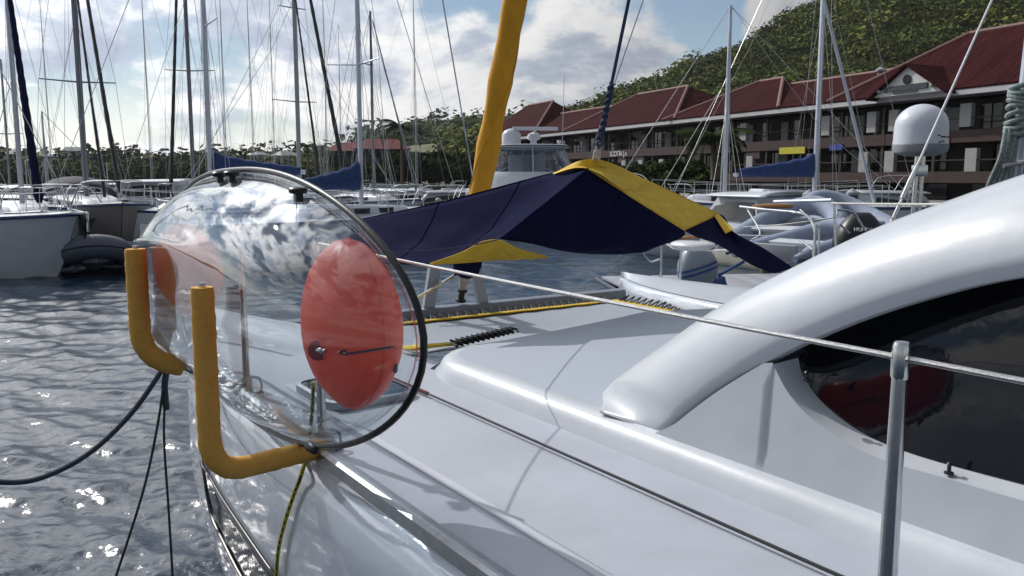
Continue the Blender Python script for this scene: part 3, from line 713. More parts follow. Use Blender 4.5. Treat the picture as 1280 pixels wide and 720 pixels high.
# ---------------------------------------------------------------- clear kayak on its side, floats, rack arms
KAG = .98
def kay(s):                                          # s: 0 near tip .. 1 far tip -> t, drop of axis, half beam, gunwale a, depth
    t = lerp(2.034, 4.853, s); x = abs(2*s-1)
    c = lerp(.453, .488, s); w = .471*max(0, 1-x**2.406)**.514; ag = KAG + .078*x**4; dp = lerp(.275, .235, s)*max(0, 1-x**7)**.55
    return t, c, w, ag, dp
def kayak():
    o = bthing('kayak', 'clear see-through kayak stowed on its side with a black rim', 'kayak', (KAG-.15, 3.45, DECK))
    rows = []; SN = [ .5-.5*math.cos(math.pi*i/72) for i in range(73)]
    SN[0], SN[-1] = .0004, .9996
    soft = [(1, 0), (.995, .2), (.965, .40), (.87, .58), (.66, .76), (.36, .90), (.12, .97), (0, 1)]      # flat bottom, flared side
    crisp = [(1, 0), (1.0, .25), (1.03, .455), (.93, .50), (.70, .70), (.40, .885), (.14, .965), (0, 1)]   # with a moulded chine
    for s in SN:
        t, c, w, ag, dp = kay(s); k = float(np.clip((s-.30)/.25, 0, 1)); k = k*k*(3-2*k)
        x = abs(2*s-1); r = []
        pts = [Vector((lerp(p[0], q[0], k), lerp(p[1], q[1], k), 0)) for p, q in zip(soft, crisp)]
        half = smooth_path(pts, 28); tr = .018*float(np.clip((x-.3)/.4, 0, 1))
        for sd in (-1, 1):
            seq = half[::-1] if sd < 0 else half[1:]
            for p in seq:
                keel = tr*math.exp(-(p.y/.07)**2)
                r.append(Vector((ag - dp*p.x - keel*min(1, dp/.15), t, EYE - c + sd*p.y*w)))
        rows.append(r)
    m = MB(); m.grid(rows); m.build('hull', clear_plastic('clear_polycarbonate', bump=.065, bscale=3.0, boost=1.0, ior=1.51, salt=.018), o, sharp=0, solid=.005)
    # flange with the black gasket along the gunwale
    edge = [r[-1] for r in rows] + [r[0] for r in rows[::-1]]
    edge = resample(edge+[edge[0]], 150)[:-1]
    cen = sum(edge, Vector())/len(edge); fl = []
    n = len(edge)
    for i, p in enumerate(edge):
        tg = (edge[(i+1) % n]-edge[i-1]).normalized(); nn = tg.cross(Vector((1, 0, 0))).normalized()
        if nn.dot(p-cen) < 0: nn = -nn
        fl.append((p, nn))
    m = MB(); m.grid([[p for p, q in fl]+[fl[0][0]], [p+q*.028+Vector((.006, 0, 0)) for p, q in fl]+[fl[0][0]+fl[0][1]*.028+Vector((.006,0,0))]]); m.build('flange', MATS['clear_polycarbonate'], o, sharp=0, solid=.006)
    pts = [p+q*.030+Vector((.006, 0, 0)) for p, q in fl]; m = MB(); m.tube(pts+pts[:2], .0105, 10, cap=False); m.build('rim_gasket', black, o)
    for px, py in ((291, 216), (372, 235), (277, 221)):
        tt = bl(px, py, a=KAG-.02); i = min(range(n), key=lambda k: abs(fl[k][0].y-tt.y)+(0 if fl[k][0].z > EYE-.35 else 9))
        p, q = fl[i]; c = p - q*.02 + Vector((-.03, 0, .012)); m = MB(); m.box(c, (.025, .03, .028), bev=.004); m.lathe([(.026, 0), (.030, .005), (.030, .015), (.024, .02)], c+Vector((0, 0, .012)), 12); m.build('seat_knob', charcoal, o)
    for px, py in ((388, 553),):
        tt = bl(px, py, a=KAG); i = min(range(n), key=lambda k: abs(fl[k][0].y-tt.y)+(0 if fl[k][0].z < EYE-.5 else 9)); p, q = fl[i]
        m = MB(); m.ellipsoid(p+q*.035, (.02, .05, .02), 12, 8); m.build('rim_clip', black, o)
kayak()
def float_bag(a, t, d, ra, rt, rz, label, valve):
    o = bthing('float_bag', label, 'float bag', (a, t, EYE-d), 'red float bags in the clear kayak')
    c = Vector((a, t, EYE-d)); m = MB(); rows = []; N, M_ = 48, 40
    # a pillow of two welded sheets: pointed at the top and bottom of its seam, puckered beside it
    for i in range(M_+1):
        v = -1+2*i/M_; wv = max(0, 1-abs(v)**2.1)**(.66 if v < 0 else .56)*(1-.04*v); r = []
        for j in range(N):
            an = 2*math.pi*j/N; pk = 1+.040*math.sin(an*15+v*3)*abs(v)**3+.010*math.sin(an*7+v*2)+.006*math.sin(v*34)*abs(math.sin(an))**6*max(0, v)
            r.append(c+Vector((ra*wv*math.copysign(abs(math.cos(an))**.9, math.cos(an))*pk, rt*wv*math.sin(an)*pk, rz*v)))
        rows.append(r)
    m.grid(rows, True); bag = m.build('bag', red, o, sharp=0)
    seam = [rows[i][3*N//4]+Vector((0, -.001, 0)) for i in range(M_+1)]; m = MB(); m.tube(seam, .0025, 6); m.build('weld_seam', red, o)
    if valve:
        def on(px, py):                              # the point of the bag's skin in that direction
            rdir = ray(px, py); rd = Vector((rdir.dot(BV), rdir.dot(BU), rdir.z)).normalized(); best = min((p for r in rows for p in r), key=lambda p: ((p-EB).cross(rd)).length + (0 if (p-EB).dot(rd) < (c-EB).dot(rd) else 5)); 
            k = (best-EB).dot(rd); return EB+rd*(k-.006), rd
        EB = Vector((0, 0, EYE))
        p, rd = on(398, 438); m = MB(); m.lathe([(.030, -.004), (.030, .004), (.022, .008)], p+rd*.008, 18, -rd); m.build('valve_patch', mat('dark_red_vinyl', (.35, .04, .03), .4), o)
        m = MB(); m.lathe([(.010, 0), (.010, .02), (.006, .024), (.006, .035)], p, 12, (-rd+Vector((.6, 0, -.1))).normalized()); m.build('valve', steel, o)
        p, rd = on(497, 433); q, _ = on(430, 443); m = MB(); cl = [on(lerp(497, 430, i/9), lerp(433, 443, i/9)) for i in range(10)]; m.tube(smooth_path([a_-b_*.012 for a_, b_ in cl], 20), .0035, 6); m.tube(smooth_path([q, q+Vector((-.015, 0, .008)), q+Vector((0.02, 0, .01)), q+(p-q)*.4], 10), .003, 6)
        e, _ = on(494, 460); m.tube([p, e], .004, 6); m.ellipsoid(e, (.008, .008, .016), 8, 6); m.build('valve_cord', charcoal, o)
        m = MB(); m.lathe([(.014, 0), (.014, .016), (.010, .02)], p, 12, -rd); m.build('toggle', charcoal, o)
    return o
nb = bl(441, 407, a=.965)
nb = bl(441, 407, a=1.0)
float_bag(1.0, nb.y+.02, EYE-nb.z, .128, .235, .262, 'coral red float bag with valve and cord in the near end of the clear kayak', True)
fb = bl(236, 335, a=.92)
float_bag(.865, 3.80, .395, .105, .40, .20, 'red float bag seen through the far end of the clear kayak', False)
def rack_arm(t, postx, zt, zb, inx, zin, label, k=1.0, dt=0, foot=None):
    o = bthing('rack_arm', label, 'rack arm', (inx, t, DECK), 'yellow foam arms of the kayak rack')
    r = .13; path = [Vector((postx, t+dt, zt)), Vector((postx, t+dt, zb+r))]
    e = Vector((inx, t, zin)); c0 = Vector((postx, t+dt, zb)); d = (e-c0).normalized(); b1 = c0+d*r; b0 = Vector((postx, t+dt, zb+r))
    for i in range(1, 10):
        u = i/9; path.append(b0.lerp(c0, u).lerp(c0.lerp(b1, u), u))
    path.append(e)
    path = resample(path, 40)
    m = MB(); m.tube(path, [.034*k]+[.0365*k+.0012*math.sin(i*2.7)+.0008*math.sin(i*5.1) for i in range(39)]+[.0345*k], 18); m.build('foam_sleeve', foam, o)
    m = MB(); m.tube([path[0]+Vector((0,0,.014)), path[0]-Vector((0, 0, .04))], .011, 10); m.build('tube_plug', steel, o); m = MB(); m.tube([path[-1]-(path[-1]-path[-2]).normalized()*.05, path[-1], foot or path[-1]+Vector((.05, 0, .003))], .014, 10); m.build('core_tube', steel, o)
    m = MB(); m.lathe([(.024, -.03), (.026, -.028), (.026, .028), (.024, .03)], foot or Vector((1.10, t, zin+.004)), 14); m.build('tube_clamp', alu, o)
p1 = bl(258, 362, a=.66); q1 = bl(300, 582, a=.70)
sp_t = bl(404, 588, a=1.10).y
rack_arm(sp_t-.05, .664, p1.z, EYE-.955, 1.085, EYE-.965, 'near yellow foam padded arm, upright in front of the clear kayak', dt=-.10)
rack_arm(3.86, .675, EYE-.30, EYE-.775, .84, EYE-.83, 'far yellow foam padded arm at the water side of the kayak', 1.2, foot=Vector((1.11, 3.86, DECK+.03)))

# ---------------------------------------------------------------- harbour buildings
wallm = mat('cream_wall', (.31, .31, .305), .8, var=.12, vscale=1.5)
brownm = mat('brown_fascia', (.042, .021, .019), .75, var=.25, vscale=2)
darkwood = mat('dark_timber', (.022, .016, .014), .7, var=.3, vscale=3)
roofm = mat('red_roof', (.040, .009, .010), .9, spec=.05, var=.38, vscale=.5, bump=.6, bscale=1.6, stretch=(3.5, .6, .6))
capm = mat('ridge_cap', (.20, .10, .09), .7, var=.2)
fasciam = mat('eave_fascia', (.46, .46, .47), .6, var=.12, vscale=1)
winm = mat('window_dark', (.010, .011, .014), .08, spec=.5)
signm = mat('sign_dark', (.03, .035, .05), .5)
signy = mat('sign_yellow', (.45, .40, .02), .6); signr = mat('sign_red', (.45, .03, .04), .6); signb = mat('sign_blue', (.02, .04, .25), .6)
letter = mat('sign_lettering', (.75, .75, .75), .5)
FO = Vector((31.5, 52, 0)); FA = math.atan2(-.917, .40)
def fac(s, y=0, z=0): return FO + Vector((-.40, .917, 0))*s + Vector((.917, .40, 0))*y + Vector((0, 0, z))
Z1, Z1T, Z2, Z2T, ZE, ZET = 2.1, 2.85, 4.75, 5.55, 7.75, 8.15
class Fac:                                           # collects shapes in the building's own frame
    def __init__(s, root): s.root = root
    def box(s, name, x0, x1, y0, y1, z0, z1, m, parent=None, bev=0):
        b = MB(); b.box(((x0+x1)/2, (y0+y1)/2, (z0+z1)/2), (abs(x1-x0), abs(y1-y0), abs(z1-z0)), bev=bev); return b.build(name, m, parent or s.root, sharp=30)
def slab_roof(name, pts, faces, root, caps=()):
    m = MB(); m.add(pts, faces); r = m.build(name, roofm, root, smooth=False, solid=.12)
    for a, b in caps:
        m = MB(); m.tube([Vector(pts[a])+Vector((0, 0, .07)), Vector(pts[b])+Vector((0, 0, .07))], .16, 8); m.build('ridge_cap', capm, r)
    return r
def building(s0, s1, label, roofs, bays, depth=11, gable=None, piers_u=(), piers_l=()):
    root = thing('harbour_building', label, 'building', fac(s0, 0, .9), FA, 'red roofed buildings along the quay'); g = Fac(root); L = s1-s0
    zz = lambda z: z-.9
    g.box('wall', -L, 0, 2.4, depth, 0, zz(ZE), darkwood)
    for z0, z1, n in ((Z1, Z1T, 'balcony_band'), (Z2, Z2T, 'balcony_band')): g.box(n, -L, 0, -.1, 2.38, zz(z0), zz(z1), brownm)
    g.box('eave_fascia', -L-.3, .3, -.9, -.75, zz(ZE), zz(ZET), fasciam); g.box('soffit', -L, 0, -.74, 2.38, zz(ZE)+.12, zz(ZE)+.2, fasciam)
    n = max(2, int(L/bays)); proto = {}
    def put(kind, x, z, build):
        if kind not in proto: proto[kind] = (build(x, z), x, z); return
        o, x0, z0 = proto[kind]; c = o.copy(); COL.objects.link(c); c.location = (x-x0, 0, z-z0); c.parent = root
        for ch in o.children: d = ch.copy(); COL.objects.link(d); d.parent = c
    def win(x, z):
        w = g.box('window', x-1.25, x+1.25, 2.30, 2.37, z+.15, z+1.75, winm)
        for k in (-.42, .42): g.box('mullion', x+k-.03, x+k+.03, 2.25, 2.29, z+.15, z+1.75, fasciam if False else darkwood, w)
        return w
    def panel(x, z): return g.box('wall_panel', x-.55, x+.55, 2.2, 2.36, z+.05, z+1.7, wallm)
    def post(x, z): return g.box('post', x-.11, x+.11, .02, .24, z, z+1.9, darkwood)
    def rail(x, z): return g.box('railing', x-bays/2+.02, x+bays/2-.02, .03, .09, z+.72, z+.80, darkwood)
    def pier(x, z): return g.box('pier', x-.42, x+.42, -.06, .3, z+.55, z+2.05, wallm)
    rb = random.Random(int(s0*7)+3)
    def shutter(x, z):
        w = g.box('shutter', x-.62, x+.62, 2.16, 2.24, z+.12, z+1.8, darkwood)
        for k in range(7): g.box('louvre', x-.56, x+.56, 2.12, 2.155, z+.2+.22*k, z+.32+.22*k, brownm, w)
        return w
    for i in range(n):
        x = -L*(i+.5)/n + rb.uniform(-.3, .3)
        for z in (Z1T, Z2T):
            put('win', x, zz(z)+.02, win); put('rail', -L*(i+.5)/n, zz(z), rail)
            if rb.random() < .45: put('shutter', x+rb.choice((-.63, .63, 0)), zz(z), shutter)
            if rb.random() < .35: put('table', x+rb.uniform(-1, 1), zz(z), lambda x, z: g.box('awning_blind', x-.9, x+.9, -.02, .02, z+1.25, z+1.85, rb.choice((brownm, darkwood))))
            if rb.random() < .55: put('panel', x+L/n/2-.6, zz(z), panel)
            put('post', x+L/n/2-.15, zz(z), post)
        put('door', x, 0, lambda x, z: g.box('shop_opening', x-1.5, x+1.5, 2.28, 2.37, .0, 1.1, winm))
    for s_ in piers_u: put('pier', -(s_-s0), zz(Z2T)-.35, pier)
    for s_ in piers_l: put('pier2', -(s_-s0), zz(Z1T)-.55, pier)
    for (a, b, rise, kind) in roofs:
        xa, xb = -(a-s0), -(b-s0); e, k = -.95, depth+.9; zt = zz(ZET); r0 = (k-e)/2
        lo = [(xa+.5, e, zt), (xb-.5, e, zt), (xb-.5, k, zt), (xa+.5, k, zt)]
        if kind == 'hip':
            i0 = min(abs(xb-xa)*.42, r0); hi = [(xa-i0, (e+k)/2, zt+rise), (xb+i0, (e+k)/2, zt+rise)]
        else: hi = [(xa+.5, (e+k)/2, zt+rise), (xb-.5, (e+k)/2, zt+rise)]
        slab_roof('roof', lo+hi, [(0, 1, 5, 4), (1, 2, 5), (2, 3, 4, 5), (3, 0, 4)], root, ((0, 4), (1, 5), (4, 5)) if kind == 'hip' else ((4, 5),))
    if gable:
        a, b, rise = gable; xa, xb = -(a-s0), -(b-s0); zt = zz(ZET)+.02; xm = (xa+xb)/2
        m = MB(); m.add([(xa, -1.6, zt-.1), (xb, -1.6, zt-.1), (xm, -1.6, zt+rise), (xa, 1.5, zt-.1), (xb, 1.5, zt-.1), (xm, 1.5, zt+rise)], [(0, 1, 2), (3, 5, 4), (0, 2, 5, 3), (1, 4, 5, 2), (0, 3, 4, 1)])
        gb = m.build('gable', mat('gable_white', (.58, .58, .57), .7, var=.08), root, smooth=False)
        slab_roof('gable_roof', [(xa+.5, -1.9, zt-.25), (xm, -1.9, zt+rise+.12), (xb-.5, -1.9, zt-.25), (xa+.5, 5, zt-.25), (xm, 5, zt+rise+.12), (xb-.5, 5, zt-.25)], [(0, 1, 4, 3), (1, 2, 5, 4)], root)
        m = MB(); m.lathe([(.33, 0), (.33, .07), (.26, .08), (.26, .03)], (xm, -1.6, zt+rise*.50), 20, Vector((0, -1, 0))); m.build('round_window', darkwood, gb)
        m = MB(); m.lathe([(.25, 0), (.25, .05)], (xm, -1.605, zt+rise*.50), 20, Vector((0, -1, 0))); m.build('pane', winm, gb)
        g.box('gable_sign', xm-1.9, xm+1.7, -1.72, -1.61, zt+.18, zt+.54, signm, gb); g.box('gable_sign', xm-1.1, xm+.9, -1.70, -1.61, zt+.02, zt+.13, signm, gb)
        for dx in (-2.3, 2.1):
            m = MB(); m.ellipsoid((xm+dx, -1.72, zt+.3), (.14, .16, .16), 10, 6); m.build('lamp', mat('lamp_glass', (.4, .4, .36), .3), gb)
    return root, g, L
bA, gA, LA = building(-16, 11.0, 'red roofed harbour building with white gable, round window and dark sign', [(-16, -1.2, 3.0, 'hip'), (-2.6, 15.5, 4.5, 'hip')], 4.5, gable=(5.2, 10.8, 1.75), piers_u=(-3.2, 4.6, 10.4), piers_l=(-2.8, 4.0, 10.6))
bB, gB, LB = building(11.05, 37.0, 'long red roofed harbour building between the gable and the palm', [(9, 27, 2.7, 'ridge'), (22, 38, 3.4, 'hip')], 4.3, piers_u=(12.4, 17.0, 27), piers_l=(13, 18.5, 26))
bC, gC, LC = building(37.05, 60.0, 'red roofed harbour building with lettered balcony band behind the awning peak', [(37, 60, 4.1, 'hip')], 4.4, piers_l=(40, 44, 47.5))
bD, gD, LD = building(60.05, 90.0, 'farthest red roofed harbour building, beside the yellow furled sail', [(60, 74, 3.2, 'ridge'), (70, 91, 5.2, 'hip')], 4.4)
# lettering and boards on the balcony bands
text('band_lettering', 'SCOTIA J.x', .78, letter, bC, (-(48.5-37.05)+0, -.13, Z2-.9+.35), (math.pi/2, 0, 0), .02)
gA.box('red_sign', -(5.6+16), -(6.5+16), -.16, -.11, Z2-.9+.05, Z2-.9+.45, signr)
gB.box('yellow_sign', -(19.0-11.05), -(22-11.05), -.2, -.11, Z2-.9-.35, Z2-.9+.2, signy); gB.box('blue_sign', -(15-11.05), -(16.3-11.05), -.2, -.11, Z2-.9-.2, Z2-.9+.25, signb)
m = MB(); m.tube([Vector((-(9.9+16)+.26*math.cos(a/20*6.2832), -.2, Z2+.15-.9+.26*math.sin(a/20*6.2832))) for a in range(22)], .07, 8, cap=False); m.build('lifebuoy', mat('buoy_white', (.6, .5, .5), .5), bA)
for k, s_ in enumerate((12.6, 16.6)):                # vents on the ridge
    m = MB(); m.lathe([(.22, 0), (.22, .6), (.38, .7), (.38, .85), (.1, 1.05)], (-(s_-11.05), 5, ZET+2.0-.9), 12); m.build('roof_vent', boatgrey, bB)

# ---------------------------------------------------------------- palms, mangroves, far houses
frondm = mat('palm_leaf', (.030, .044, .012), .9, var=.4, vscale=1.5, spec=.05)
def frond_mesh(L, droop):
    m = MB(); n = 12; rach = []
    for i in range(n+1):
        u = i/n; rach.append(Vector((L*u*(1-.18*droop*u), 0, L*(.42*u-droop*.85*u*u))))
    m.tube(rach, [.05*(1-i/n)+.012 for i in range(n+1)], 5)
    for i in range(1, n+1):
        for sd in (-1, 1):
            for h in (0, .5):
                u = (i-h)/n; p = rach[i].lerp(rach[i-1], h); w = L*.30*math.sin(math.pi*min(1, .12+u*.95))**.7; d = Vector((.45, sd, -.55-.3*u)).normalized()
                q = p+d*w; e = Vector((L*.034, 0, 0)); m.add([p-e*.6, p+e*.6, q+e*.15, q-e*.15], [(0, 1, 2, 3)])
    return m
def palm(px, ytop, ybase, Y, L, label, nf=13, seed=0):
    r = random.Random(seed); b = W(px, ybase, Y=Y); t = W(px, ytop, Y=Y); b.z = max(.9, b.z)
    o = thing('palm_tree', label, 'palm', b, r.uniform(0, 6)); H = t.z-b.z
    m = MB(); m.tube([Vector((.25*math.sin(i/10*1.5), .15*(i/10)**2, H*i/10)) for i in range(11)], [.26-.10*i/10+.015*(i % 2) for i in range(11)], 10); m.build('trunk', bark, o)
    top = Vector((.25*math.sin(1.5), .15, H)); protos = [frond_mesh(L, d).build('frond', frondm, o, smooth=False) for d in (.55, .95, 1.35)]
    for k in range(nf):
        f = protos[k] if k < 3 else protos[k % 3].copy()
        if k >= 3: COL.objects.link(f); f.parent = o
        f.location = top; f.rotation_euler = (r.uniform(-.12, .12), r.uniform(-.25, .15), k*2.4+r.uniform(-.3, .3)); f.scale = (r.uniform(.8, 1.1),)*3
    return o
palm(385, 182, 235, 150, 2.6, 'small palm standing against the sky behind the masts, left of the mast foot', 12, 1)
palm(409, 193, 235, 148, 2.4, 'smaller palm just right of the other skyline palm', 11, 2)
palm(503, 158, 240, 120, 4.2, 'tall shaggy palm above the dark trees beside the thin masts', 16, 3)
palm(893, 170, 225, 58, 3.1, 'drooping palm in front of the red roofed harbour building', 26, 4)
def tree(px, ytop, Y, wid, label, seed, dark=1.0, name='mangrove_tree', grp=None, base=.9, n=70):
    r = np.random.default_rng(seed); b = W(px, 225, Y=Y); b.z = base; t = W(px, ytop, Y=Y); H = max(2.0, t.z-base); rad = wid/2
    o = thing(name, label, 'tree', b, 0, grp)
    m = MB(); m.tube([Vector((0, 0, -.2)), Vector((.1, 0, H*.35)), Vector((.15, .1, H*.7))], [.28, .2, .08], 8)
    for k in range(5):
        an = k*1.26+seed; m.tube([Vector((.1, 0, H*(.2+.06*k))), Vector((math.cos(an)*rad*.5, math.sin(an)*rad*.5, H*(.45+.06*k)))], [.11, .04], 6)
    m.build('trunk', bark, o)
    pts, rr, tn = [], [], []
    for k in range(n):
        d = r.normal(size=3); d /= np.linalg.norm(d); q = r.uniform(.45, 1.0); pts.append((d[0]*rad*q, d[1]*rad*q, H*(.50+.42*d[2]*q))); rr.append(rad*r.uniform(.18, .36)); g = r.uniform(.6, 1.35)*dark; tn.append((g*r.uniform(.85, 1.25), g, g*.9))
    scatter('crown', pts, rr, darkleaf, o, nq=34, seed=seed, tints=tn, size=.34)
    return o
TREES = [(420, 228, 146, 8, 'low dark mangrove directly behind the blue sail cover on the boom'), (440, 222, 140, 9, 'dark mangrove left of the thin short mast'), (464, 205, 140, 9, 'dark mangrove right behind the thin short mast'),
 (492, 198, 128, 10, 'dark mangrove at the foot of the tall shaggy palm'), (520, 190, 132, 11, 'tall dark mangrove just right of the shaggy palm'), (548, 187, 138, 11, 'dark mangrove below and left of the orange roofed house'),
 (578, 192, 136, 10, 'dark mangrove straight below the orange roofed house'), (604, 194, 130, 10, 'dark mangrove left beside the yellow furled sail'), (634, 202, 130, 9, 'dark mangrove between the yellow furled sail and the flybridge boat')]
for i, (px, yt, Y, wd, lb) in enumerate(TREES):
    tree(px, yt, Y, wd, lb, 20+i, .8, grp='mangroves along the far shore')
SHORE = [(8, 213, 178, 12, 'shoreline tree at the left picture edge'), (46, 216, 178, 12, 'shoreline tree behind the navy furled jib'), (86, 214, 176, 11, 'shoreline tree left of the grey mast with black furled sail'),
 (124, 217, 174, 12, 'shoreline tree right of the grey mast with black furled sail'), (160, 215, 172, 12, 'shoreline tree over the rounded roof of the motor yacht'), (196, 217, 170, 11, 'shoreline tree right beyond the motor yacht roof'),
 (230, 215, 168, 12, 'shoreline tree beside the thin dark mast with low spreaders'), (266, 213, 166, 12, 'shoreline tree behind the tall pale blue mast'), (300, 209, 164, 12, 'shoreline tree above the top of the clear kayak'),
 (336, 206, 162, 12, 'shoreline tree left of the grey mast near the palms'), (368, 211, 160, 11, 'shoreline tree under the left skyline palm'), (396, 218, 158, 10, 'shoreline tree under the right skyline palm')]
for i, (px, yt, Y, wd, lb) in enumerate(SHORE):
    tree(px, yt, Y, wd, 'grey green '+lb, 60+i, 1.0, 'shoreline_tree', 'trees along the left shore')
SHR = [(775, 208, 76, 'shrub on the quay nearest the awning peak'), (800, 200, 74, 'second shrub from the awning peak on the quay'), (822, 204, 72, 'middle one of the five quay shrubs'), (845, 197, 70, 'tallest of the quay shrubs, just left of the drooping palm'), (866, 208, 68, 'low shrub at the foot of the drooping palm')]
for i, (px, yt, Y, lb) in enumerate(SHR):
    tree(px, yt, Y, 5.0, 'dark leafy '+lb, 90+i, .9, 'shrub', 'shrubs on the quay', n=40)
def house(px, py, Y, w, h, label, roofc, wallc, rz=.3):
    b = W(px, py, Y=Y); o = thing('hill_house', label, 'house', b, rz); m = MB(); m.box((0, 0, h/2), (w, w*.6, h)); wl = m.build('wall', wallc, o, smooth=False)
    m = MB(); m.add([(-w*.56, -w*.36, h), (w*.56, -w*.36, h), (w*.56, w*.36, h), (-w*.56, w*.36, h), (-w*.3, 0, h+w*.2), (w*.3, 0, h+w*.2)], [(0, 1, 5, 4), (1, 2, 5), (2, 3, 4, 5), (3, 0, 4), (3, 2, 1, 0)]); m.build('roof', roofc, o, smooth=False)
    for k in (-.3, 0, .3): m = MB(); m.box((w*k, -w*.305, h*.5), (w*.14, .1, h*.45)); m.build('window', winm, o, smooth=False)
orange = mat('orange_roof', (.38, .15, .06), .8, var=.2); pale = mat('pale_wall', (.55, .50, .42), .8); greyroof = mat('grey_roof', (.30, .31, .32), .7); redroof2 = mat('dark_red_roof', (.16, .03, .03), .8)
house(588, 182, 330, 15, 4, 'orange roofed house on the slope left of the yellow sail', orange, pale, .5)
house(604, 187, 325, 8, 3, 'smaller orange roofed house low on the slope beside the yellow sail', orange, pale, .1)
house(478, 212, 150, 9, 3.5, 'dark red roofed shed among the trees by the thin masts', redroof2, darkwood, .2)
house(440, 210, 155, 8, 3, 'low dark red roof behind the blue sail cover', redroof2, darkwood, .1)
for i, (px, py, w) in enumerate([(75, 216, 8), (52, 207, 6), (118, 213, 7), (92, 200, 6), (150, 214, 6), (358, 206, 7), (325, 205, 5), (22, 204, 6)]):
    house(px, py, 250, w, 2.6, ['pale house with grey roof low on the left hill behind the first mast', 'small pale house among trees on the left hill', 'pale hillside house between two left masts', 'highest small house on the left hill crest', 'pale house at the foot of the left hill by the black furled line', 'white house in the trees left of the skyline palm', 'tiny pale house on the crest left of the skyline palm', 'small pale house at the far left on the hill'][i], greyroof, wallm, .2*i)

# ---------------------------------------------------------------- yachts
def hull_rows(L, B, fb, n=28, stern=.75, over=.08, dip=-.5):
    rows = []
    for i in range(n+1):
        u = i/n; x = -L/2+L*u
        b = B/2*(stern+(1-stern)*math.sin(math.pi*min(u/.5, 1)/2) if u < .5 else (1-((u-.5)/.5)**2.3)**.8 if u < 1 else .0)
        b = max(b, .012); h = fb*(1+.22*max(0, u-.35)**1.5/.5+.04*(1-u)); xo = L*over
        r = []
        for v, bb, zz in ((0, 1, h), (.15, 1.0, h*.80), (.45, .985, h*.45), (.75, .94, h*.12), (.95, .86, -.06), (1, .5, dip)):
            xx = x - xo*v*max(0, (u-.6)/.4)**1.5
            r.append((xx, b*bb, zz))
        rows.append([Vector((x_, -y, z)) for x_, y, z in r]+[Vector((x_, y, z)) for x_, y, z in r[::-1]])
    return rows
def deck_rows(rows): return [[r[0].lerp(r[-1], k/6)+Vector((0, 0, .02+.05*math.sin(math.pi*k/6))) for k in range(7)] for r in rows]
def pulpit(mb, L, B, h):
    e = [Vector((L*.5+.05, 0, h+.62)), ]
    pth = [Vector((L*.36, -B*.26, h+.05)), Vector((L*.40, -B*.24, h+.62)), Vector((L*.5+.1, 0, h+.68)), Vector((L*.40, B*.24, h+.62)), Vector((L*.36, B*.26, h+.05))]
    mb.tube(smooth_path(pth, 24), .016, 6)
    mb.tube([Vector((L*.47, 0, h)), Vector((L*.5+.08, 0, h+.66))], .016, 6)
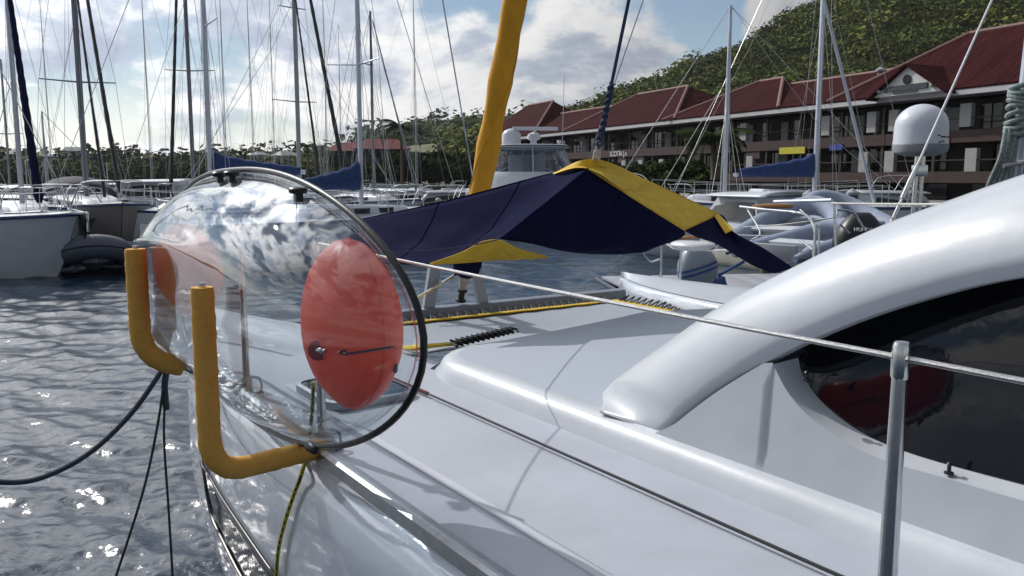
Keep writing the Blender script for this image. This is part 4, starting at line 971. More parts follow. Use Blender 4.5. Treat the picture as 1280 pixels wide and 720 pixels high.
def sailboat(name, label, Y, mpx, mby, heading, L, B, fb, mast_r=.09, mastmat=None, hullmat=None, top=None, spread=(), furl=None, boom=None, stripe=None, mast_at=.08, group='sailing yachts moored in the harbour', dodger=False, name_text=None, backstay=True, topoff=0, furl2=None, bowpx=None, extra=None):
    mastmat = mastmat or mastm; hullmat = hullmat or white
    base = W(mpx, mby, Y=Y); off = Vector((math.cos(heading), math.sin(heading), 0))*(L*mast_at); loc = Vector((base.x, base.y, 0))-off
    o = thing(name, label, 'sailboat', loc, heading, group); rows = hull_rows(L, B, fb)
    m = MB(); m.grid(rows); m.f.append(tuple(range(len(rows[0])))); h = m.build('hull', hullmat, o, sharp=40)
    m = MB(); m.grid(deck_rows(rows)); m.build('deck', boatgrey if hullmat is not white else gel, o, sharp=0)
    m = MB(); m.tube([r[0]+Vector((0, -.012, -.03)) for r in rows], .03, 6); m.tube([r[-1]+Vector((0, .012, -.03)) for r in rows], .03, 6); m.build('rub_rail', stripe or boatblue, o); o_h = fb
    # coachroof with ports
    m = MB(); cr = []
    for i in range(13):
        u = i/12; x = lerp(-L*.18, L*.24, u); bw = B*.30*(1-.45*u**2); hh = fb*1.05+.42*(1 if 0 < i < 12 else .02)*(1-.35*u)
        cr.append([Vector((x, -bw, fb*1.0)), Vector((x, -bw*.93, hh-.08)), Vector((x, -bw*.8, hh)), Vector((x, bw*.8, hh)), Vector((x, bw*.93, hh-.08)), Vector((x, bw, fb*1.0))])
    m.grid(cr); m.build('coachroof', white, o, sharp=40)
    for sd in (-1, 1):
        for k in (.2, .45, .68):
            x = lerp(-L*.18, L*.24, k); bw = B*.30*(1-.45*k**2); m = MB(); m.box((x, sd*bw*.985, fb*1.0+.24), (.62, .03, .16), bev=.01); m.build('port_light', winm, o)
    m = MB(); pulpit(m, L, B, fb*1.24)
    for sd in (-1, 1):
        pr = []
        for k in range(6):
            i = 3+4*k; p = rows[i][0] if sd < 0 else rows[i][-1]; m.tube([p, p+Vector((0, 0, .62))], .013, 6); pr.append(p+Vector((0, 0, .61)))
        m.tube(pr, .006, 5); m.tube([p-Vector((0, 0, .28)) for p in pr], .006, 5)
    m.tube(smooth_path([Vector((-L*.44, -B*.36, fb)), Vector((-L*.46, -B*.36, fb+.65)), Vector((-L*.5, 0, fb+.66)), Vector((-L*.46, B*.36, fb+.65)), Vector((-L*.44, B*.36, fb))], 20), .016, 6)
    rl = m.build('guard_rail', steel, o); rl['kind'] = 'stuff'
    # mast and rig, in the yacht's own frame
    mx = L*mast_at; HM = (top if top else W(mpx, -90, Y=Y).z+topoff)
    m = MB(); m.tube([Vector((mx, 0, fb*.9)), Vector((mx, 0, HM*.7)), Vector((mx, 0, HM))], [mast_r, mast_r, mast_r*.75], 12, flat=.8); mo = m.build('mast', mastmat, o)
    tops = Vector((mx, 0, HM)); wr = MB()
    for sy, wd in spread:
        z = EYE+(222-sy)*Y/F
        for sd in (-1, 1):
            m = MB(); m.tube([Vector((mx, 0, z-.04)), Vector((mx-.25, sd*wd/2, z+.03))], [.035, .022], 6); m.build('spreader', mastd if mastmat is not mastm else mastm, mo)
            ch = Vector((mx-.3, sd*B*.44, fb)); tip = Vector((mx-.25, sd*wd/2, z+.03)); wr.tube([ch, tip, tops], .008, 5)
    for sd in (-1, 1):
        wr.tube([Vector((mx+.3, sd*B*.42, fb)), Vector((mx, 0, HM*.62))], .007, 5); wr.tube([Vector((mx-.6, sd*B*.42, fb)), Vector((mx, 0, HM*.62))], .007, 5)
        if not spread: wr.tube([Vector((mx, sd*B*.45, fb)), tops], .007, 5)
    if backstay:
        wr.tube([Vector((-L*.49, 0, fb*1.05)), tops], .008, 5); wr.tube([Vector((-L*.47, B*.3, fb*1.05)), Vector((-L*.2, .02, HM*.5)), tops], .007, 5)
    wr.tube([Vector((L*.33, 0, fb*1.2)), Vector((mx, 0, HM*.72))], .008, 5); wr.tube([Vector((mx+.12, .05, fb)), tops], .010, 5); wr.tube([Vector((mx+.16, -.09, fb)), tops], .008, 5)
    w_ = wr.build('rigging', wire, o); w_['kind'] = 'stuff'
    bow = Vector((L*.49, 0, fb*1.25)); st = MB()
    if furl:
        mt, r_ = furl; d = tops-bow; st.tube([bow+d*(.03+.92*i/40) for i in range(41)], [r_*.5]+[r_*(1-.45*i/40)*(1+.10*math.sin(i*2.3)) for i in range(1, 41)], 8); st.build('furled_jib', mt, o)
    else: st.tube([bow, tops], .012, 6); st.build('forestay', wire, o)
    if furl2:
        mt, r_, k_, zt_ = furl2; b2 = Vector((L*k_, 0, fb*1.15)); d = Vector((mx, 0, HM*zt_))-b2; s2 = MB(); s2.tube([b2+d*(.03+.9*i/40) for i in range(41)], [r_*(1-.4*i/40)*(1+.1*math.sin(i*2.9)) for i in range(41)], 8); s2.build('furled_staysail', mt, o)
    if boom:
        bl_, zb, cov, hc = boom
        m = MB(); m.tube([Vector((mx-.1, 0, zb)), Vector((mx-bl_, 0, zb+.02))], .075, 8); m.build('boom', mastm, o)
        rows_ = []
        for i in range(21):
            u = i/20; x = mx-.12-(bl_-.3)*u; hh = hc*(1-.72*u**.6)*(1+.05*math.sin(u*31)); ww = .17*(1-.4*u)
            rows_.append([Vector((x, -ww*.5, zb-.08)), Vector((x, -ww, zb+hh*.25)), Vector((x, -ww*.55, zb+hh*.8)), Vector((x, 0, zb+hh)), Vector((x, ww*.55, zb+hh*.8)), Vector((x, ww, zb+hh*.25)), Vector((x, ww*.5, zb-.08))])
        m = MB(); m.grid(rows_, True); m.f += [tuple(range(7))]; m.build('sail_cover', cov, o, sharp=0)
    if dodger:
        m = MB(); rows_ = []
        for i in range(9):
            u = i/8; x = lerp(-L*.30, -L*.12, u); hh = 1.05*math.sin(math.pi*(.22+.62*u))**.6
            rows_.append([Vector((x, B*.36*math.cos(math.pi*j/10), fb+.1+hh*math.sin(math.pi*j/10)**.6)) for j in range(11)])
        m.grid(rows_); m.build('dodger', dodger, o, sharp=0, solid=.02)
        m = MB(); rows_ = [[Vector((lerp(-L*.46, -L*.31, i/4), B*.38*math.cos(math.pi*j/10), fb+1.75+.18*math.sin(math.pi*j/10))) for j in range(11)] for i in range(5)]; m.grid(rows_); m.build('bimini', dodger, o, sharp=0, solid=.02)
        for x in (-L*.45, -L*.32):
            for sd in (-1, 1): m = MB(); m.tube([Vector((x, sd*B*.37, fb)), Vector((x, sd*B*.37, fb+1.77))], .016, 6); m.build('bimini_pole', steel, o)
    if name_text:
        t_, x_, z_, s_ = name_text; text('boat_name', t_, s_, charcoal, o, (x_, -B*.47, z_), (math.pi/2, 0, 0), .01)
        m = MB(); m.box((x_, -B*.475, z_-s_*.7), (s_*3.2, .02, .03)); m.build('name_underline', charcoal, o)
    if extra: extra(o, L, B, fb)
    return o
def anchor(o, L, B, fb):
    m = MB(); x = L*.5; z = fb*1.22
    m.box((x-.1, 0, z+.03), (.7, .22, .07), bev=.02); m.tube([Vector((x-.3, 0, z+.12)), Vector((x+.30, 0, z+.02)), Vector((x+.28, 0, z-.42))], .035, 8); m.build('bow_roller', steel, o)
    m = MB(); m.add([Vector((x+.3, -.26, z-.1)), Vector((x+.3, .26, z-.1)), Vector((x+.16, 0, z-.62)), Vector((x+.12, 0, z-.15))], [(0, 2, 3), (1, 3, 2), (0, 1, 2), (0, 3, 1)]); m.build('anchor', charcoal, o, smooth=False)
    m = MB(); m.tube([Vector((x-.15, .2, z)), Vector((x-.2, .25, z-.35)), Vector((x-.1, .2, z-.7))], .05, 6); m.build('fender_line', charcoal, o)
# the left group, bows to the right or towards the camera
sailboat('sailboat', 'white hulled yacht at the far left with dark lettering and an anchor on its bow', 22.5, -95, 240, R(-20), 11.0, 3.4, 1.28, .09, name_text=('Lens', 3.1, 1.18, .34), extra=anchor, spread=((60, 2.2),), mast_at=.02, topoff=1.5, dodger=boatgrey)
sailboat('sailboat', 'yacht with navy furled jib, half hidden by the white hull at the far left', 28, 27, 240, R(-55), 10.5, 3.3, 1.2, .08, furl=(navy, .125), mast_at=.02, topoff=-1)
sailboat('sailboat', 'tan hulled yacht with grey mast and black furled sails, second from left', 31, 109, 255, R(-55), 12.5, 3.7, 1.35, .10, mastmat=mastd, hullmat=mat('taupe_hull', (.20, .185, .17), .45, var=.15), furl=(charcoal, .075), spread=((105, 2.5),), mast_at=-.02, furl2=(charcoal, .055, .28, .8), dodger=mat('dodger_cloth', (.05, .055, .075), .8), topoff=2)
sailboat('sailboat', 'grey topsided hull lying broadside by the black furled sail', 36, 60, 250, R(-4), 8.5, 3.0, 1.25, .05, hullmat=mat('taupe_hull', (.2, .185, .17)), top=5.2, spread=(), backstay=False)
sailboat('sailboat', 'short masted yacht at the left picture edge', 52, 13, 235, R(-60), 9, 2.9, 1.1, .07, mastmat=mastd, top=W(5, 74, Y=52).z, spread=((168, 1.8),))
sailboat('sailboat', 'yacht with straight black furled line and thin dark mast', 44, 243, 240, R(-83), 11, 3.4, 1.2, .10, mastmat=mastd, furl=(charcoal, .095), spread=((92, 2.45),), topoff=2)
sailboat('sailboat', 'yacht with tall pale blue mast, wide upper spreaders and a blue cover behind the kayak', 29, 264, 230, R(206), 12, 3.7, 1.25, .095, spread=((39, 2.75),), boom=(3.2, 2.62, boatblue, .75), topoff=3)
sailboat('sailboat', 'yacht with grey mast and black furled sails left of the skyline palms', 45, 375, 235, R(-47), 11.5, 3.5, 1.25, .12, mastmat=mat('grey_mast', (.34, .36, .40), .4, .5), spread=((18, 1.6), (129, 2.55)), furl=(charcoal, .12), furl2=(charcoal, .07, .27, .75), topoff=1.5)
sailboat('sailboat', 'yacht with pale mast and dark blue sail cover right of the skyline palms', 27, 452, 260, R(52), 11.5, 3.5, 1.2, .085, spread=((84, 2.4),), boom=(2.6, 2.15, boatblue, .85), topoff=2)
sailboat('sailboat', 'yacht with thin short mast just right of the pale mast', 44, 468, 265, R(-50), 10, 3.1, 1.15, .075, mastmat=mastd, spread=((152, 1.7), (85, .5)), top=W(461, 14, Y=44).z, furl=(mastd, .05))
# the right group
sailboat('sailboat', 'white yacht with plain pale mast and cream cabin right of the awning', 27, 906, 235, R(160), 9.5, 3.3, 1.55, .085, top=W(912, 7, Y=27).z, mast_at=.1)
sailboat('sailboat', 'yacht with blue sail cover on its boom and a radar on its mast', 36, 1018, 240, R(8), 11, 3.5, 1.5, .12, boom=(3.6, EYE+.10, boatblue, .95), topoff=3)
for i, (px, Y, hd, tp, lb) in enumerate([(190, 75, 20, -60, 'left of the straight black furled line'), (285, 70, 200, -40, 'right of the tall pale blue mast'), (318, 80, 10, -30, 'midway between the tall pale blue mast and the grey mast'), (345, 85, 170, -50, 'close left of the grey mast by the palms'), (410, 78, 30, -20, 'over the right skyline palm'), (428, 90, 190, 30, 'close left of the pale mast with blue cover'), (520, 70, 15, -30, 'right of the tall shaggy palm'), (66, 80, 0, -40, 'between the navy furled jib and the grey mast')]):
    sailboat('sailboat', 'distant yacht, hair thin mast '+lb, Y, px, 235, R(hd), 10, 3.2, 1.2, .035, mastmat=wire, topoff=0, top=W(px, tp, Y=Y).z, spread=(), group='distant yachts with hair thin masts')
# ---------------------------------------------------------------- inflatables, motor craft, gear
def dinghy(label, loc, rz, L, r, material, tilt=(0, 0), group='inflatable dinghies around the moorings', floor=True, lift=0):
    o = thing('inflatable_dinghy', label, 'dinghy', loc, rz, group); o.rotation_euler = (tilt[0], tilt[1], rz); w = L*.26
    pts = [Vector((-L*.5, -w, r+lift))] + [Vector((-L*.48+L*.55*i/6, -w, r+lift)) for i in range(1, 7)]
    pts += [Vector((L*.07+L*.38*math.sin(a), -w*math.cos(a), r+lift+.16*L*.38*math.sin(a)**2)) for a in [math.pi*k/16 for k in range(1, 16)]]
    pts += [Vector((q.x, -q.y, q.z)) for q in pts[:7][::-1]]
    n = len(pts); rr = [r*min(1, .35+.65*min(i, n-1-i)/2) if min(i, n-1-i) < 2 else r for i in range(n)]
    m = MB(); m.tube(pts, rr, 16); tb = m.build('tube', material, o)
    m = MB(); m.tube([p+Vector((0, (-1 if p.y < 0 else 1)*r*.98, 0)) if i < 7 or i > n-8 else p*1+Vector((r*.98*math.sin(math.pi*(i-6)/16), -r*.98*math.cos(math.pi*(i-6)/16), 0)) for i, p in enumerate(pts)], .022, 6); m.build('rub_strake', charcoal, o)
    rows = []
    for i in range(10):
        u = i/9; x = lerp(-L*.44, L*.40, u); ww = w*(1 if u < .6 else (1-((u-.6)/.4)**2)**.5+.02)
        rows.append([Vector((x, -ww, r*.8+lift)), Vector((x, -ww*.5, r*.25+lift)), Vector((x, 0, lift-.10+.4*max(0, u-.6))), Vector((x, ww*.5, r*.25+lift)), Vector((x, ww, r*.8+lift))])
    m = MB(); m.grid(rows); m.build('hull', boatgrey, o, sharp=20)
    m = MB(); m.box((-L*.42, 0, r+lift+.04), (.06, w*1.7, r*1.7), bev=.01); m.build('transom', boatgrey, o)
    m = MB(); m.box((-.1*L, 0, r*1.5+lift), (.28, w*1.6, .05), bev=.01); m.build('seat', white, o)
    m = MB(); m.tube(smooth_path([pts[7]+Vector((0, 0, r)), pts[10]+Vector((0.05, 0, r*.92)), pts[14]+Vector((.05, 0, r*.95)), pts[18]+Vector((0, 0, r))], 20), .012, 6); m.build('grab_line', rope_white, o)
    return o
def outboard(label, loc, rz, sc, cowl, stripe, tilt=0, logo=None):
    o = thing('outboard_motor', label, 'outboard motor', loc, rz, 'outboard motors'); o.rotation_euler = (0, tilt, rz)
    m = MB(); rows = []
    for i in range(13):
        v = i/12; z = -.02+.62*v; k = (math.sin(math.pi*(.16+.80*v)))**.55; rows.append([Vector((sc*(.30*k*math.copysign(abs(math.cos(a))**.75, math.cos(a))+.05*v), sc*.21*k*math.copysign(abs(math.sin(a))**.75, math.sin(a)), sc*z)) for a in [2*math.pi*j/20 for j in range(20)]])
    m.grid(rows, True); m.f += [tuple(range(20)), tuple(range(240, 260))]; m.build('cowl', cowl, o, sharp=0)
    for z0 in (.20, .27):
        m = MB(); rr_ = []
        for z in (z0, z0+.035):
            v = (z+.02)/.62; k = (math.sin(math.pi*(.16+.80*v)))**.55*1.012; rr_.append([Vector((sc*(.30*k*math.copysign(abs(math.cos(a))**.75, math.cos(a))+.05*v), sc*.21*k*math.copysign(abs(math.sin(a))**.75, math.sin(a)), sc*z)) for a in [2*math.pi*j/20 for j in range(20)]])
        m.grid(rr_, True); m.build('stripe', stripe, o, sharp=0)
    m = MB(); m.grid([[Vector((sc*(x0+dx), sc*dy, sc*z)) for dx, dy in ((-.12*k, -.07*k), (.10*k, -.07*k), (.14*k, 0), (.10*k, .07*k), (-.12*k, .07*k))] for x0, z, k in ((0, 0, 1.3), (.02, -.2, 1), (.05, -.5, .8), (.05, -.72, .7))], True); m.build('leg', cowl, o, sharp=30)
    m = MB(); m.box((sc*.26, 0, -sc*.08), (sc*.20, sc*.24, sc*.22), bev=.02*sc); m.tube([Vector((sc*.3, 0, sc*.05)), Vector((sc*.75, .03, sc*.12))], .025*sc, 8); m.build('bracket', engblue, o)
    for k in range(3):
        a = k*2.094; m = MB(); m.add([Vector((-sc*.02, 0, -sc*.72)), Vector((-sc*.05, sc*.12*math.cos(a-.4), -sc*.72+sc*.12*math.sin(a-.4))), Vector((-sc*.01, sc*.14*math.cos(a+.3), -sc*.72+sc*.14*math.sin(a+.3)))], [(0, 1, 2)]); m.build('propeller_blade', charcoal, o, solid=.006)
    if logo:
        text('lettering', logo, .065*sc, letter, o, (-sc*.02, -sc*.216, sc*.40), (math.pi/2, 0, 0), .004)
    return o
wl = lambda px, py, Y: Vector((W(px, py, Y=Y).x, Y, 0))
dinghy('dark grey inflatable hanging off the bow of the far left yacht, nose to the camera', wl(118, 320, 22), R(-62), 2.7, .30, darkhyp, tilt=(0, -.12), lift=.15)
dinghy('grey inflatable lying behind the dark one, next to the far yellow foam arm', wl(168, 312, 25), R(200), 3.2, .27, darkhyp)
dinghy('big pale inflatable with raised bow on the pontoon right of the awning', W(988, 300, Y=15), R(52), 2.7, .18, hypalon2, tilt=(0, -.20))
dinghy('second pale inflatable lying lower, just above the sweep of the cabin', W(1008, 318, Y=12.5), R(36), 2.0, .14, hypalon2, tilt=(0, -.12))
dinghy('pale inflatable standing behind the railings near the dome pole', W(1060, 288, Y=17), R(100), 2.5, .19, hypalon2, tilt=(0, -.25))
dinghy('inflatable tender behind the starboard bow, carrying the grey striped outboard', wl(945, 350, 13.9), R(5), 3.0, .25, hypalon)
q = W(876, 331, Y=12.4); outboard('grey outboard motor with two blue stripes tilted behind the starboard bow', (q.x, q.y, q.z-.30), R(8), 1.0, engine, engblue, tilt=-.30)
q = W(1070, 306, Y=10.5); outboard('black outboard motor with white lettering above the cabin sweep', (q.x, q.y, q.z-.20), R(4), 1.0, charcoal, charcoal, logo='HONDA')
# floating pontoon that carries the inflatables
def pontoon():
    c = W(1010, 330, Y=14); o = thing('pontoon', 'low floating pontoon under the pale inflatables', 'pontoon', (c.x+1, 15, 0), R(8)); 
    for k in range(14): m = MB(); m.box((-3.5+.52*k, 0, .42), (.49, 5.5, .05), bev=.008); m.build('plank', boatgrey, o, sharp=20)
    for y in (-2.4, 0, 2.4): m = MB(); m.box((0, y, .1), (7.3, .7, .5), bev=.05); m.build('float_block', charcoal, o, sharp=20)
pontoon()
def motorboat(label, loc, rz, L, B, hullm, fly=True, top=white, sc=1):
    o = thing('motor_yacht', label, 'motor yacht', loc, rz, 'motor yachts'); fb = 1.25; o.scale = (sc,)*3
    rows = hull_rows(L, B, fb, stern=.92, over=.10); m = MB(); m.grid(rows); m.f.append(tuple(range(len(rows[0])))); m.build('hull', hullm, o, sharp=40)
    m = MB(); m.grid(deck_rows(rows)); m.build('deck', gel, o, sharp=0)
    def cabin(x0, x1, z0, z1, w, rake, nm, mt, bev=.12):
        m = MB(); m.grid([[Vector((x0, -w, z0)), Vector((x0, w, z0)), Vector((x1+rake, w*.8, z0)), Vector((x1+rake, -w*.8, z0))], [Vector((x0+.2, -w*.9, z1)), Vector((x0+.2, w*.9, z1)), Vector((x1, w*.7, z1)), Vector((x1, -w*.7, z1))]], True); m.f += [(4, 5, 6, 7)]; return m.build(nm, mt, o, sharp=30)
    cabin(-L*.22, L*.18, fb, fb+1.5, B*.42, 1.4, 'cabin', white); cabin(-L*.20, L*.175, fb+.55, fb+1.3, B*.425, .75, 'cabin_window', winm)
    m = MB(); rows = [[Vector((lerp(-L*.30, L*.20, i/8), B*.46*math.cos(math.pi*j/10), fb+1.5+.22*math.sin(math.pi*j/10)*(1-.4*(i/8)))) for j in range(11)] for i in range(9)]; m.grid(rows); m.build('roof', top, o, sharp=0, solid=.06)
    m = MB()
    for sd in (-1, 1): m.tube(smooth_path([Vector((L*.1, sd*B*.4, fb+.1)), Vector((L*.2, sd*B*.36, fb+.7)), Vector((L*.5, 0, fb*1.2+.6))], 12), .016, 6)
    r_ = m.build('guard_rail', steel, o); r_['kind'] = 'stuff'
    return o
motorboat('white motor yacht with rounded pale roof and dark windows left of the kayak', wl(192, 250, 46), R(185), 9, 3.8, white, sc=.80)
motorboat('small white motor boat between the left masts', wl(40, 255, 40), R(170), 7, 3.0, white, sc=.72)
motorboat('white cruiser lying under the tall grey mast behind the left yachts', wl(140, 245, 55), R(10), 8, 3.4, boatgrey, sc=.72)
motorboat('white motor cruiser moored right of the awning under the boom', wl(965, 262, 31), R(172), 10.5, 3.8, white, sc=.66)
motorboat('cream cabin boat seen from its stern, just right of the awning', wl(945, 280, 24), R(112), 7.5, 3.0, cream, sc=.70)
motorboat('pale motor boat low behind the dome pole', wl(1110, 262, 34), R(10), 9, 3.2, white, top=boatgrey, sc=.66)
motorboat('small motor boat among dark pilings below the thin masts', wl(505, 262, 48), R(20), 8, 3, white, sc=.62)
motorboat('boat with grey canopy beside the foot of the yellow sail', wl(560, 262, 42), R(190), 9, 3.2, white, top=boatgrey, sc=.62)
def sportfisher():
    Y = 42; K = 1.55; c = wl(660, 240, Y); o = thing('sportfisher', 'white flybridge boat with clear curtains, radar dome and black trimmed hardtop', 'fishing boat', c, R(95), 'motor yachts'); z = lambda y: EYE+(222-y)*Y/F
    rows = hull_rows(17, 6.2, 1.7, stern=.92, over=.1); m = MB(); m.grid(rows); m.f.append(tuple(range(len(rows[0])))); m.build('hull', white, o, sharp=40)
    m = MB(); m.grid(deck_rows(rows)); m.build('deck', gel, o, sharp=0)
    m = MB(); m.grid([[Vector((x*K, y*K, zz)) for x, y in ((-2.4, -1.9), (2.6, -1.7), (3.6, 0), (2.6, 1.7), (-2.4, 1.9))] for zz in (1.3, z(233))], True); m.build('cabin', white, o, sharp=30)
    zt, zb = z(186), z(224); ft = 1.02; fz = 1.32
    def ringp(w, x0, x1, zz): return [Vector((K*(x0+(x1-x0)*(.5-.5*math.cos(a))), K*w*math.copysign(abs(math.sin(a))**.6, math.sin(a)), zz)) for a in [2*math.pi*j/28 for j in range(28)]]
    m = MB(); m.grid([ringp(1.55, -1.6, 2.2, z(234)), ringp(1.55, -1.6, 2.2, zb+.1), ringp(1.50, -1.5, 2.1, zb+.35)], True); m.build('flybridge', white, o, sharp=30)
    m = MB(); m.grid([ringp(1.48, -1.5, 2.1, zb+.35), ringp(1.15, -1.3, 1.4, zt)], True); m.build('clear_curtain', clear_plastic('curtain_plastic', (.62, .66, .72), (.4, .45, .5), .5, 3, 1.6, .08), o, sharp=0)
    m = MB(); m.grid([ringp(1.27, -1.6, 1.7, zt), ringp(1.30, -1.7, 1.8, zt+.05), ringp(1.25, -1.6, 1.7, zt+.11)], True); n0 = 56; m.f += [tuple(range(n0, n0+28)), tuple(range(28))]; m.build('hardtop', white, o, sharp=30)
    m = MB(); p = ringp(1.31, -1.72, 1.82, zt+.05); m.tube(p+p[:2], .035, 6, cap=False); m.build('hardtop_trim', charcoal, o)
    A, B_ = ringp(1.48, -1.5, 2.1, zb+.35), ringp(1.15, -1.3, 1.4, zt)
    for i, j in ((0, 0), (4, 4), (9, 9), (14, 14), (19, 19), (24, 24), (3, 8), (8, 3), (20, 25), (25, 20), (12, 17), (17, 12)):
        m = MB(); m.tube([A[i], B_[j]], .028, 6); m.build('frame_tube', white, o)
    m = MB(); m.lathe([(K*.30, 0), (K*.30, K*.12), (K*.30, K*.34), (K*.22, K*.46), (K*.08, K*.52)], (-.3, .85, zt+.11), 16); m.build('radar_dome', white, o)
    m = MB(); m.lathe([(K*.18, 0), (K*.10, K*.05), (K*.10, K*.16), (K*.22, K*.22), (K*.18, K*.36), (K*.05, K*.42)], (-.2, -.25, zt+.11), 14); m.build('satellite_dome', white, o)
    m = MB(); m.box((-.5, -.3, zt+.92), (.2, 2.2, .16), bev=.03); m.tube([Vector((-.5, -.3, zt+.1)), Vector((-.5, -.3, zt+.9))], .06, 8); m.build('radar_bar', white, o)
    m = MB(); m.lathe([(.10, 0), (.05, .05), (.05, .14), (.11, .2), (.09, .28)], (-.2, -1.5, zt+.11), 10); m.build('lamp', white, o)
    for y_, zz in ((-1.6, 3.4), (1.6, 2.6), (1.8, 3.6)): m = MB(); m.tube([Vector((-.6, y_, zt)), Vector((-.9, y_*1.02, zt+zz))], .014, 5); m.build('whip_antenna', white, o)
    for sd in (-1, 1): m = MB(); m.tube([Vector((.2, sd*2.7, zb)), Vector((-6, sd*4.2, zt+6.0))], .03, 6); m.build('outrigger', mastm, o)
    m = MB(); m.box((.6, 0, zb+.75), (.7, 1.8, .9), bev=.08); m.build('console', white, o, sharp=30)
    m = MB(); m.box((-.35, 0, zb+.75), (.5, .6, .9), bev=.08); m.build('helm_chair', boatgrey, o, sharp=30)
sportfisher()
# satellite dome on its pole, stern gear of the neighbouring boat
def dome():
    Y = 12.0; b = W(1145, 268, Y=Y); o = thing('satellite_dome', 'white satellite dome on twin steel poles in front of the harbour building', 'satellite dome', (b.x, Y, b.z-1.6)); k = Y/F; H = 1.6
    z = lambda y: (268-y)*k*1.0+H; r = 31.5*k
    m = MB(); prof = [(r*.55, z(196)), (r*.96, z(192)), (r*1.0, z(189)), (r*1.02, z(183)), (r*1.0, z(182)), (r*.99, z(170)), (r*.975, z(160))]
    for i in range(1, 11):
        a = math.pi/2*i/10; prof.append((r*.97*math.cos(a)+.001, z(160)+(z(133)-z(160))*math.sin(a)))
    m.lathe(prof[3:], (0, 0, 0), 36); m.build('dome', mat('dome_white', (.60, .62, .68), .28, coat=.3, var=.04), o, sharp=30)
    m = MB(); m.lathe(prof[:5], (0, 0, 0), 36); m.build('dome_base', boatgrey, o, sharp=30)
    for dx, r_ in ((-.03, .035), (.055, .030)): m = MB(); m.tube([Vector((dx-.04, 0, 0)), Vector((dx, 0, z(193)))], r_, 10); m.build('pole', steel, o)
    m = MB(); m.box((.01, 0, z(214)), (.20, .10, .16), bev=.02); m.build('pole_clamp', steel, o)
    for dx, dz in ((.24, 0), (.08, .02), (.13, .0), (.17, .0), (.10, -.07), (.15, -.06)):
        m = MB(); m.box((dx, -r*.99+ (dx/r)**2*r*.5, z(174)+dz), (.035, .015, .02)); mm = m.build('marking', charcoal, o)
dome()
def wire_thing(name, label, pts, r, mt, cat='wire', grp=None):
    o = thing(name, label, cat, pts[0], 0, grp); m = MB(); m.tube([Vector(p)-Vector(pts[0]) for p in pts], r, 8); m.build('line', mt, o); return o
p, q = W(1112, 284, Y=7.5), W(1240, 0, Y=8.2); s_ = wire_thing('stay_wire', 'bright wire stay with turnbuckle running up past the satellite dome', [p, p.lerp(q, .5), q+(q-p)*.5], .011, steel)
m = MB(); d = (q-p); m.tube([d*.12, d*.20, d*.26], [.02, .024, .016], 8); m.build('turnbuckle', steel, s_); m = MB(); m.tube([d*.02, d*.10], .018, 8); m.build('toggle', steel, s_)
p, q = W(1092, 250, Y=25), W(1030, 0, Y=25); wire_thing('furled_stay', 'pale furled stay slanting beside the radar mast', [p+(p-q)*.1, p.lerp(q, .5), q+(q-p)*.4], .05, mastm, 'stay')
p, q = W(1040, 254, Y=9.0), bl(1262, 226, a=2.6); wire_thing('guard_line', 'white rope guard line rising behind the cabin sweep', sag(p, q, .02, 10), .010, rope_white, 'rope')
# pole with coiled rope at the right edge
def coil():
    Y = 3.6; b = W(1264, 262, Y=Y); o = thing('rope_pole', 'pale metal pole wrapped with a hanging grey green rope coil at the right edge', 'pole', b); t = W(1281, 118, Y=Y)-b
    m = MB(); m.tube([Vector((0, 0, -.3)), Vector((0,0,0)), t, t*1.6], .026, 12); m.build('pole_tube', mastm, o); z0 = 0
    off = Vector((-.03, -.04, 0))
    for k in range(9):
        m = MB(); c = t*(.55+.05*k)+Vector((-.028, -.02, .06)); m.tube([c+Vector((.040*math.cos(a), .035*math.sin(a), .012*math.sin(a+k))) for a in [2*math.pi*i/14 for i in range(16)]], .011, 8, cap=False); m.build('rope_turn', rope_grey, o)
    for k in range(5):
        m = MB(); a0 = t*.70+Vector((-.03-.012*k, -.03-.01*(k % 2), 0)); m.tube(smooth_path([a0, t*.45+Vector((-.045-.014*k, -.05, 0)), t*.16+Vector((-.05-.016*k, -.05+.012*k, 0)), t*.02+Vector((-.075-.008*k, -.04, -.02)), t*-.1+Vector((-.10, -.03, -.05))], 24), .010, 8); m.build('rope_fall', rope_grey, o)
    m = MB(); m.tube([t*.38+Vector((-.09, -.06, 0)), t*.40+Vector((.03, -.04, .01))], .010, 8); m.build('lashing', rope_white, o)
coil()
# dockside poles and rails between awning and cabin sweep
def rails():
    o = thing('davit_rails', 'tangle of steel davits and rails at the stern behind the pale inflatables', 'davit', W(1040, 320, Y=9.5)); b = o.location.copy()
    def T(pts, r, nm='rail', mt=steel): m = MB(); m.tube(smooth_path([W(x, y, Y=yy)-b for x, y, yy in pts], 16) if len(pts) > 2 else [W(x, y, Y=yy)-b for x, y, yy in pts], r, 8); m.build(nm, mt, o)
    T([(1045, 325, 9.5), (1043, 252, 9.5)], .016, 'post'); T([(1016, 335, 9.2), (1020, 282, 9.2)], .018, 'post'); T([(1023, 330, 9.3), (1024, 285, 9.3)], .012, 'post')
    T([(925, 258, 11), (960, 262, 10.5), (1000, 266, 10), (1014, 276, 9.4), (1020, 295, 9.2)], .015); T([(930, 284, 11), (985, 280, 10), (1042, 272, 9.5)], .008, 'rail', rope_white)
    T([(1046, 262, 9.5), (1066, 266, 9.5), (1080, 285, 9.5)], .012); T([(1000, 262, 10), (1020, 282, 9.4)], .010); T([(932, 258, 11), (950, 290, 10.5), (940, 300, 10.5)], .010)
    T([(968, 252, 11), (1040, 250, 10)], .022, 'boathook', mastm); T([(1050, 280, 9.5), (1062, 292, 9.5)], .012); T([(1000, 300, 9.6), (1016, 312, 9.3)], .012)
rails()
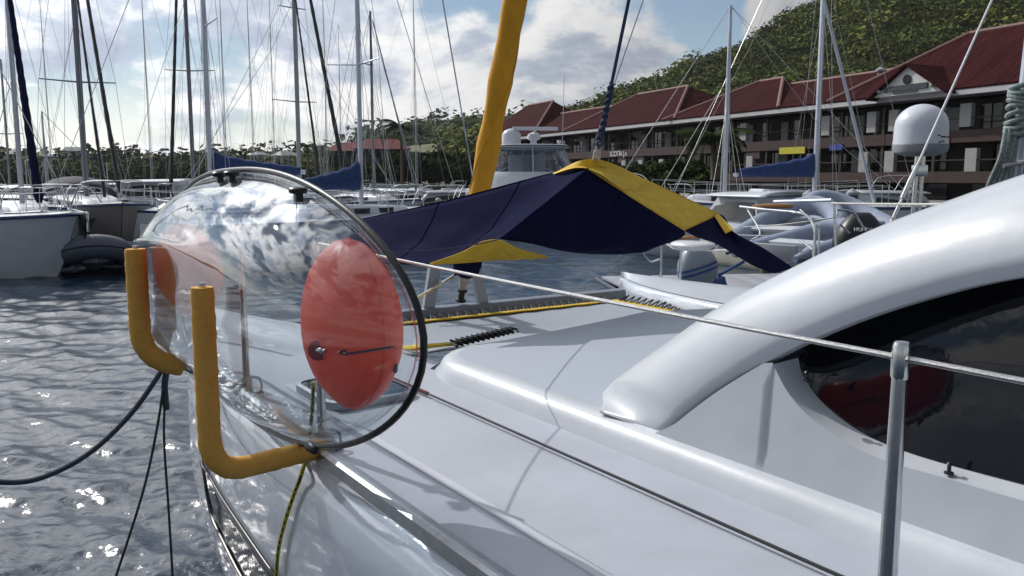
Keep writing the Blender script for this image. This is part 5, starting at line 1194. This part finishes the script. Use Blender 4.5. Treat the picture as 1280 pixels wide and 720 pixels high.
o = thing('paddle_board', 'wooden board stowed on deck between the right hand boats', 'board', W(985, 258, Y=16), R(10)); m = MB(); m.ellipsoid((0, 0, 0), (.75, .18, .06), 18, 8, .6); m.build('board', teak, o)
for i, (px, py, Y, hh) in enumerate([(1010, 275, 19, 1.3), (1064, 268, 21, 1.2), (960, 282, 20, .9), (860, 268, 30, 1.4), (478, 275, 40, 1.8), (548, 268, 40, 1.6)]):
    b = W(px, py, Y=Y); b.z = -.5; o = thing('mooring_pile', ['dark pile right of the pale inflatable', 'dark pile near the dome pole', 'short pile below the cream cabin', 'dark pile behind the awning edge', 'pile under the thin mast', 'pile near the grey canopy boat'][i], 'pile', b); m = MB(); H = W(px, py, Y=Y).z+.5+hh*.4; m.tube([(0, 0, 0), (0, 0, H)], .14, 10); m.build('post', bark, o); m = MB(); m.lathe([(.15, 0), (.15, .06), (.02, .16)], (0, 0, H), 10); m.build('cap', boatgrey, o)
# clutter on the far jetty
def jetty():
    b = wl(520, 260, 50); o = thing('jetty', 'low wooden jetty with pale lockers below the dark trees', 'jetty', (b.x, b.y, 0), R(12))
    for k in range(24): m = MB(); m.box((-8+.68*k, 0, .75), (.62, 2.2, .08)); m.build('plank', quaym, o, smooth=False)
    for k in range(7): m = MB(); m.tube([(-7.8+2.6*k, -.9, -1), (-7.8+2.6*k, -.9, 1.2)], .12, 8); m.build('post', bark, o)
    m = MB(); m.box((-1.5, 0, 1.5), (2.3, .8, 1.1), bev=.05); m.build('locker', mat('locker_green', (.22, .28, .27), .6), o, sharp=20)
    m = MB(); m.box((1.9, .2, 1.35), (.7, .7, .9), bev=.05); m.build('locker', white, o, sharp=20)
jetty()
# ---------------------------------------------------------------- ropes at the near hull
fa = bl(207, 456, a=.93)
def rope(label, pts, r, mt, n=40):
    o = bthing('mooring_rope', label, 'rope', pts[0]); m = MB(); m.tube(smooth_path(pts, n), r, 8); m.build('strand', mt, o)
    return o
def at(px, py, a): return bl(px, py, a=a)
def att(px, py): return bl(px, py, t=fa.y)
rope('dark blue mooring rope sagging to the left over the water', [fa, att(168, 512), att(120, 560), att(70, 590), att(20, 603), att(-60, 596)], .014, rope_dark)
rope('short thick grey rope end hanging below the far foam arm', [fa+Vector((.015, 0, 0)), att(206, 480), att(208, 512)], .017, rope_dark)
rope('thin green rope slanting to the lower left into the water', [fa, att(199, 520), att(180, 610), att(145, 720), att(130, 760)], .007, rope_green)
rope('thin green rope falling straight down beside the hull', [fa+Vector((.01, .0, 0)), att(205, 540), att(211, 640), att(216, 725), att(218, 770)], .0065, rope_green)
def tracer():
    tt = sp_t+.075; P = [bl(392, 478, t=tt), bl(390, 515, t=tt), bl(386, 556, t=tt), hull_at(377, 592, .03), hull_at(366, 622, .02), hull_at(354, 660, .02), hull_at(347, 695, .02), hull_at(344, 750, .02)]
    o = bthing('yellow_line', 'yellow rope with black flecks hanging over the toe rail under the kayak', 'rope', P[0]); pth = smooth_path(P, 120)
    m = MB(); m.tube(pth, .0075, 10); m.build('strand', mat('yellow_rope', (.50, .46, .04), .7, bump=.6, bscale=200), o)
    for k in range(2, 58):
        i = 2*k; tg = (pth[i+1]-pth[i]).normalized(); sdir = tg.cross(Vector((.6, -.8, 0))).normalized()*(1 if k % 2 else -1)*.3+Vector((-.3, -.75, .1)); c = pth[i]+sdir.normalized()*.0045
        m = MB(); m.tube([c-tg*.008, c+tg*.010], .0042, 6); m.build('fleck', black, o)
tracer()
# nav buoyless boats' clutter: red and white fenders on the left yachts
for i, (px, py, Y) in enumerate([(150, 265, 29), (128, 270, 29)]):
    b = W(px, py, Y=Y); o = thing('fender', ['white fender on the side of the tan yacht', 'second fender nearer the dodger of the tan yacht'][i], 'fender', b); m = MB(); m.ellipsoid((0, 0, 0), (.13, .13, .34), 12, 10, .6); m.build('body', white, o); m = MB(); m.tube([(0, 0, .3), (0, 0, .8)], .015, 5); m.build('lanyard', rope_white, o)

# ---------------------------------------------------------------- air
def haze():
    m = bpy.data.materials.new('harbour_haze'); m.use_nodes = True; n, l = m.node_tree.nodes, m.node_tree.links; n.clear()
    out = n.new('ShaderNodeOutputMaterial'); v = n.new('ShaderNodeVolumePrincipled'); v.inputs['Color'].default_value = (.86, .92, 1.0, 1); v.inputs['Density'].default_value = .00009; v.inputs['Anisotropy'].default_value = .35
    l.new(v.outputs[0], out.inputs['Volume'])
    b = MB(); b.box((-100, 250, 118), (2600, 2800, 240)); o = b.build('haze', m, smooth=False); o['kind'] = 'stuff'
haze()
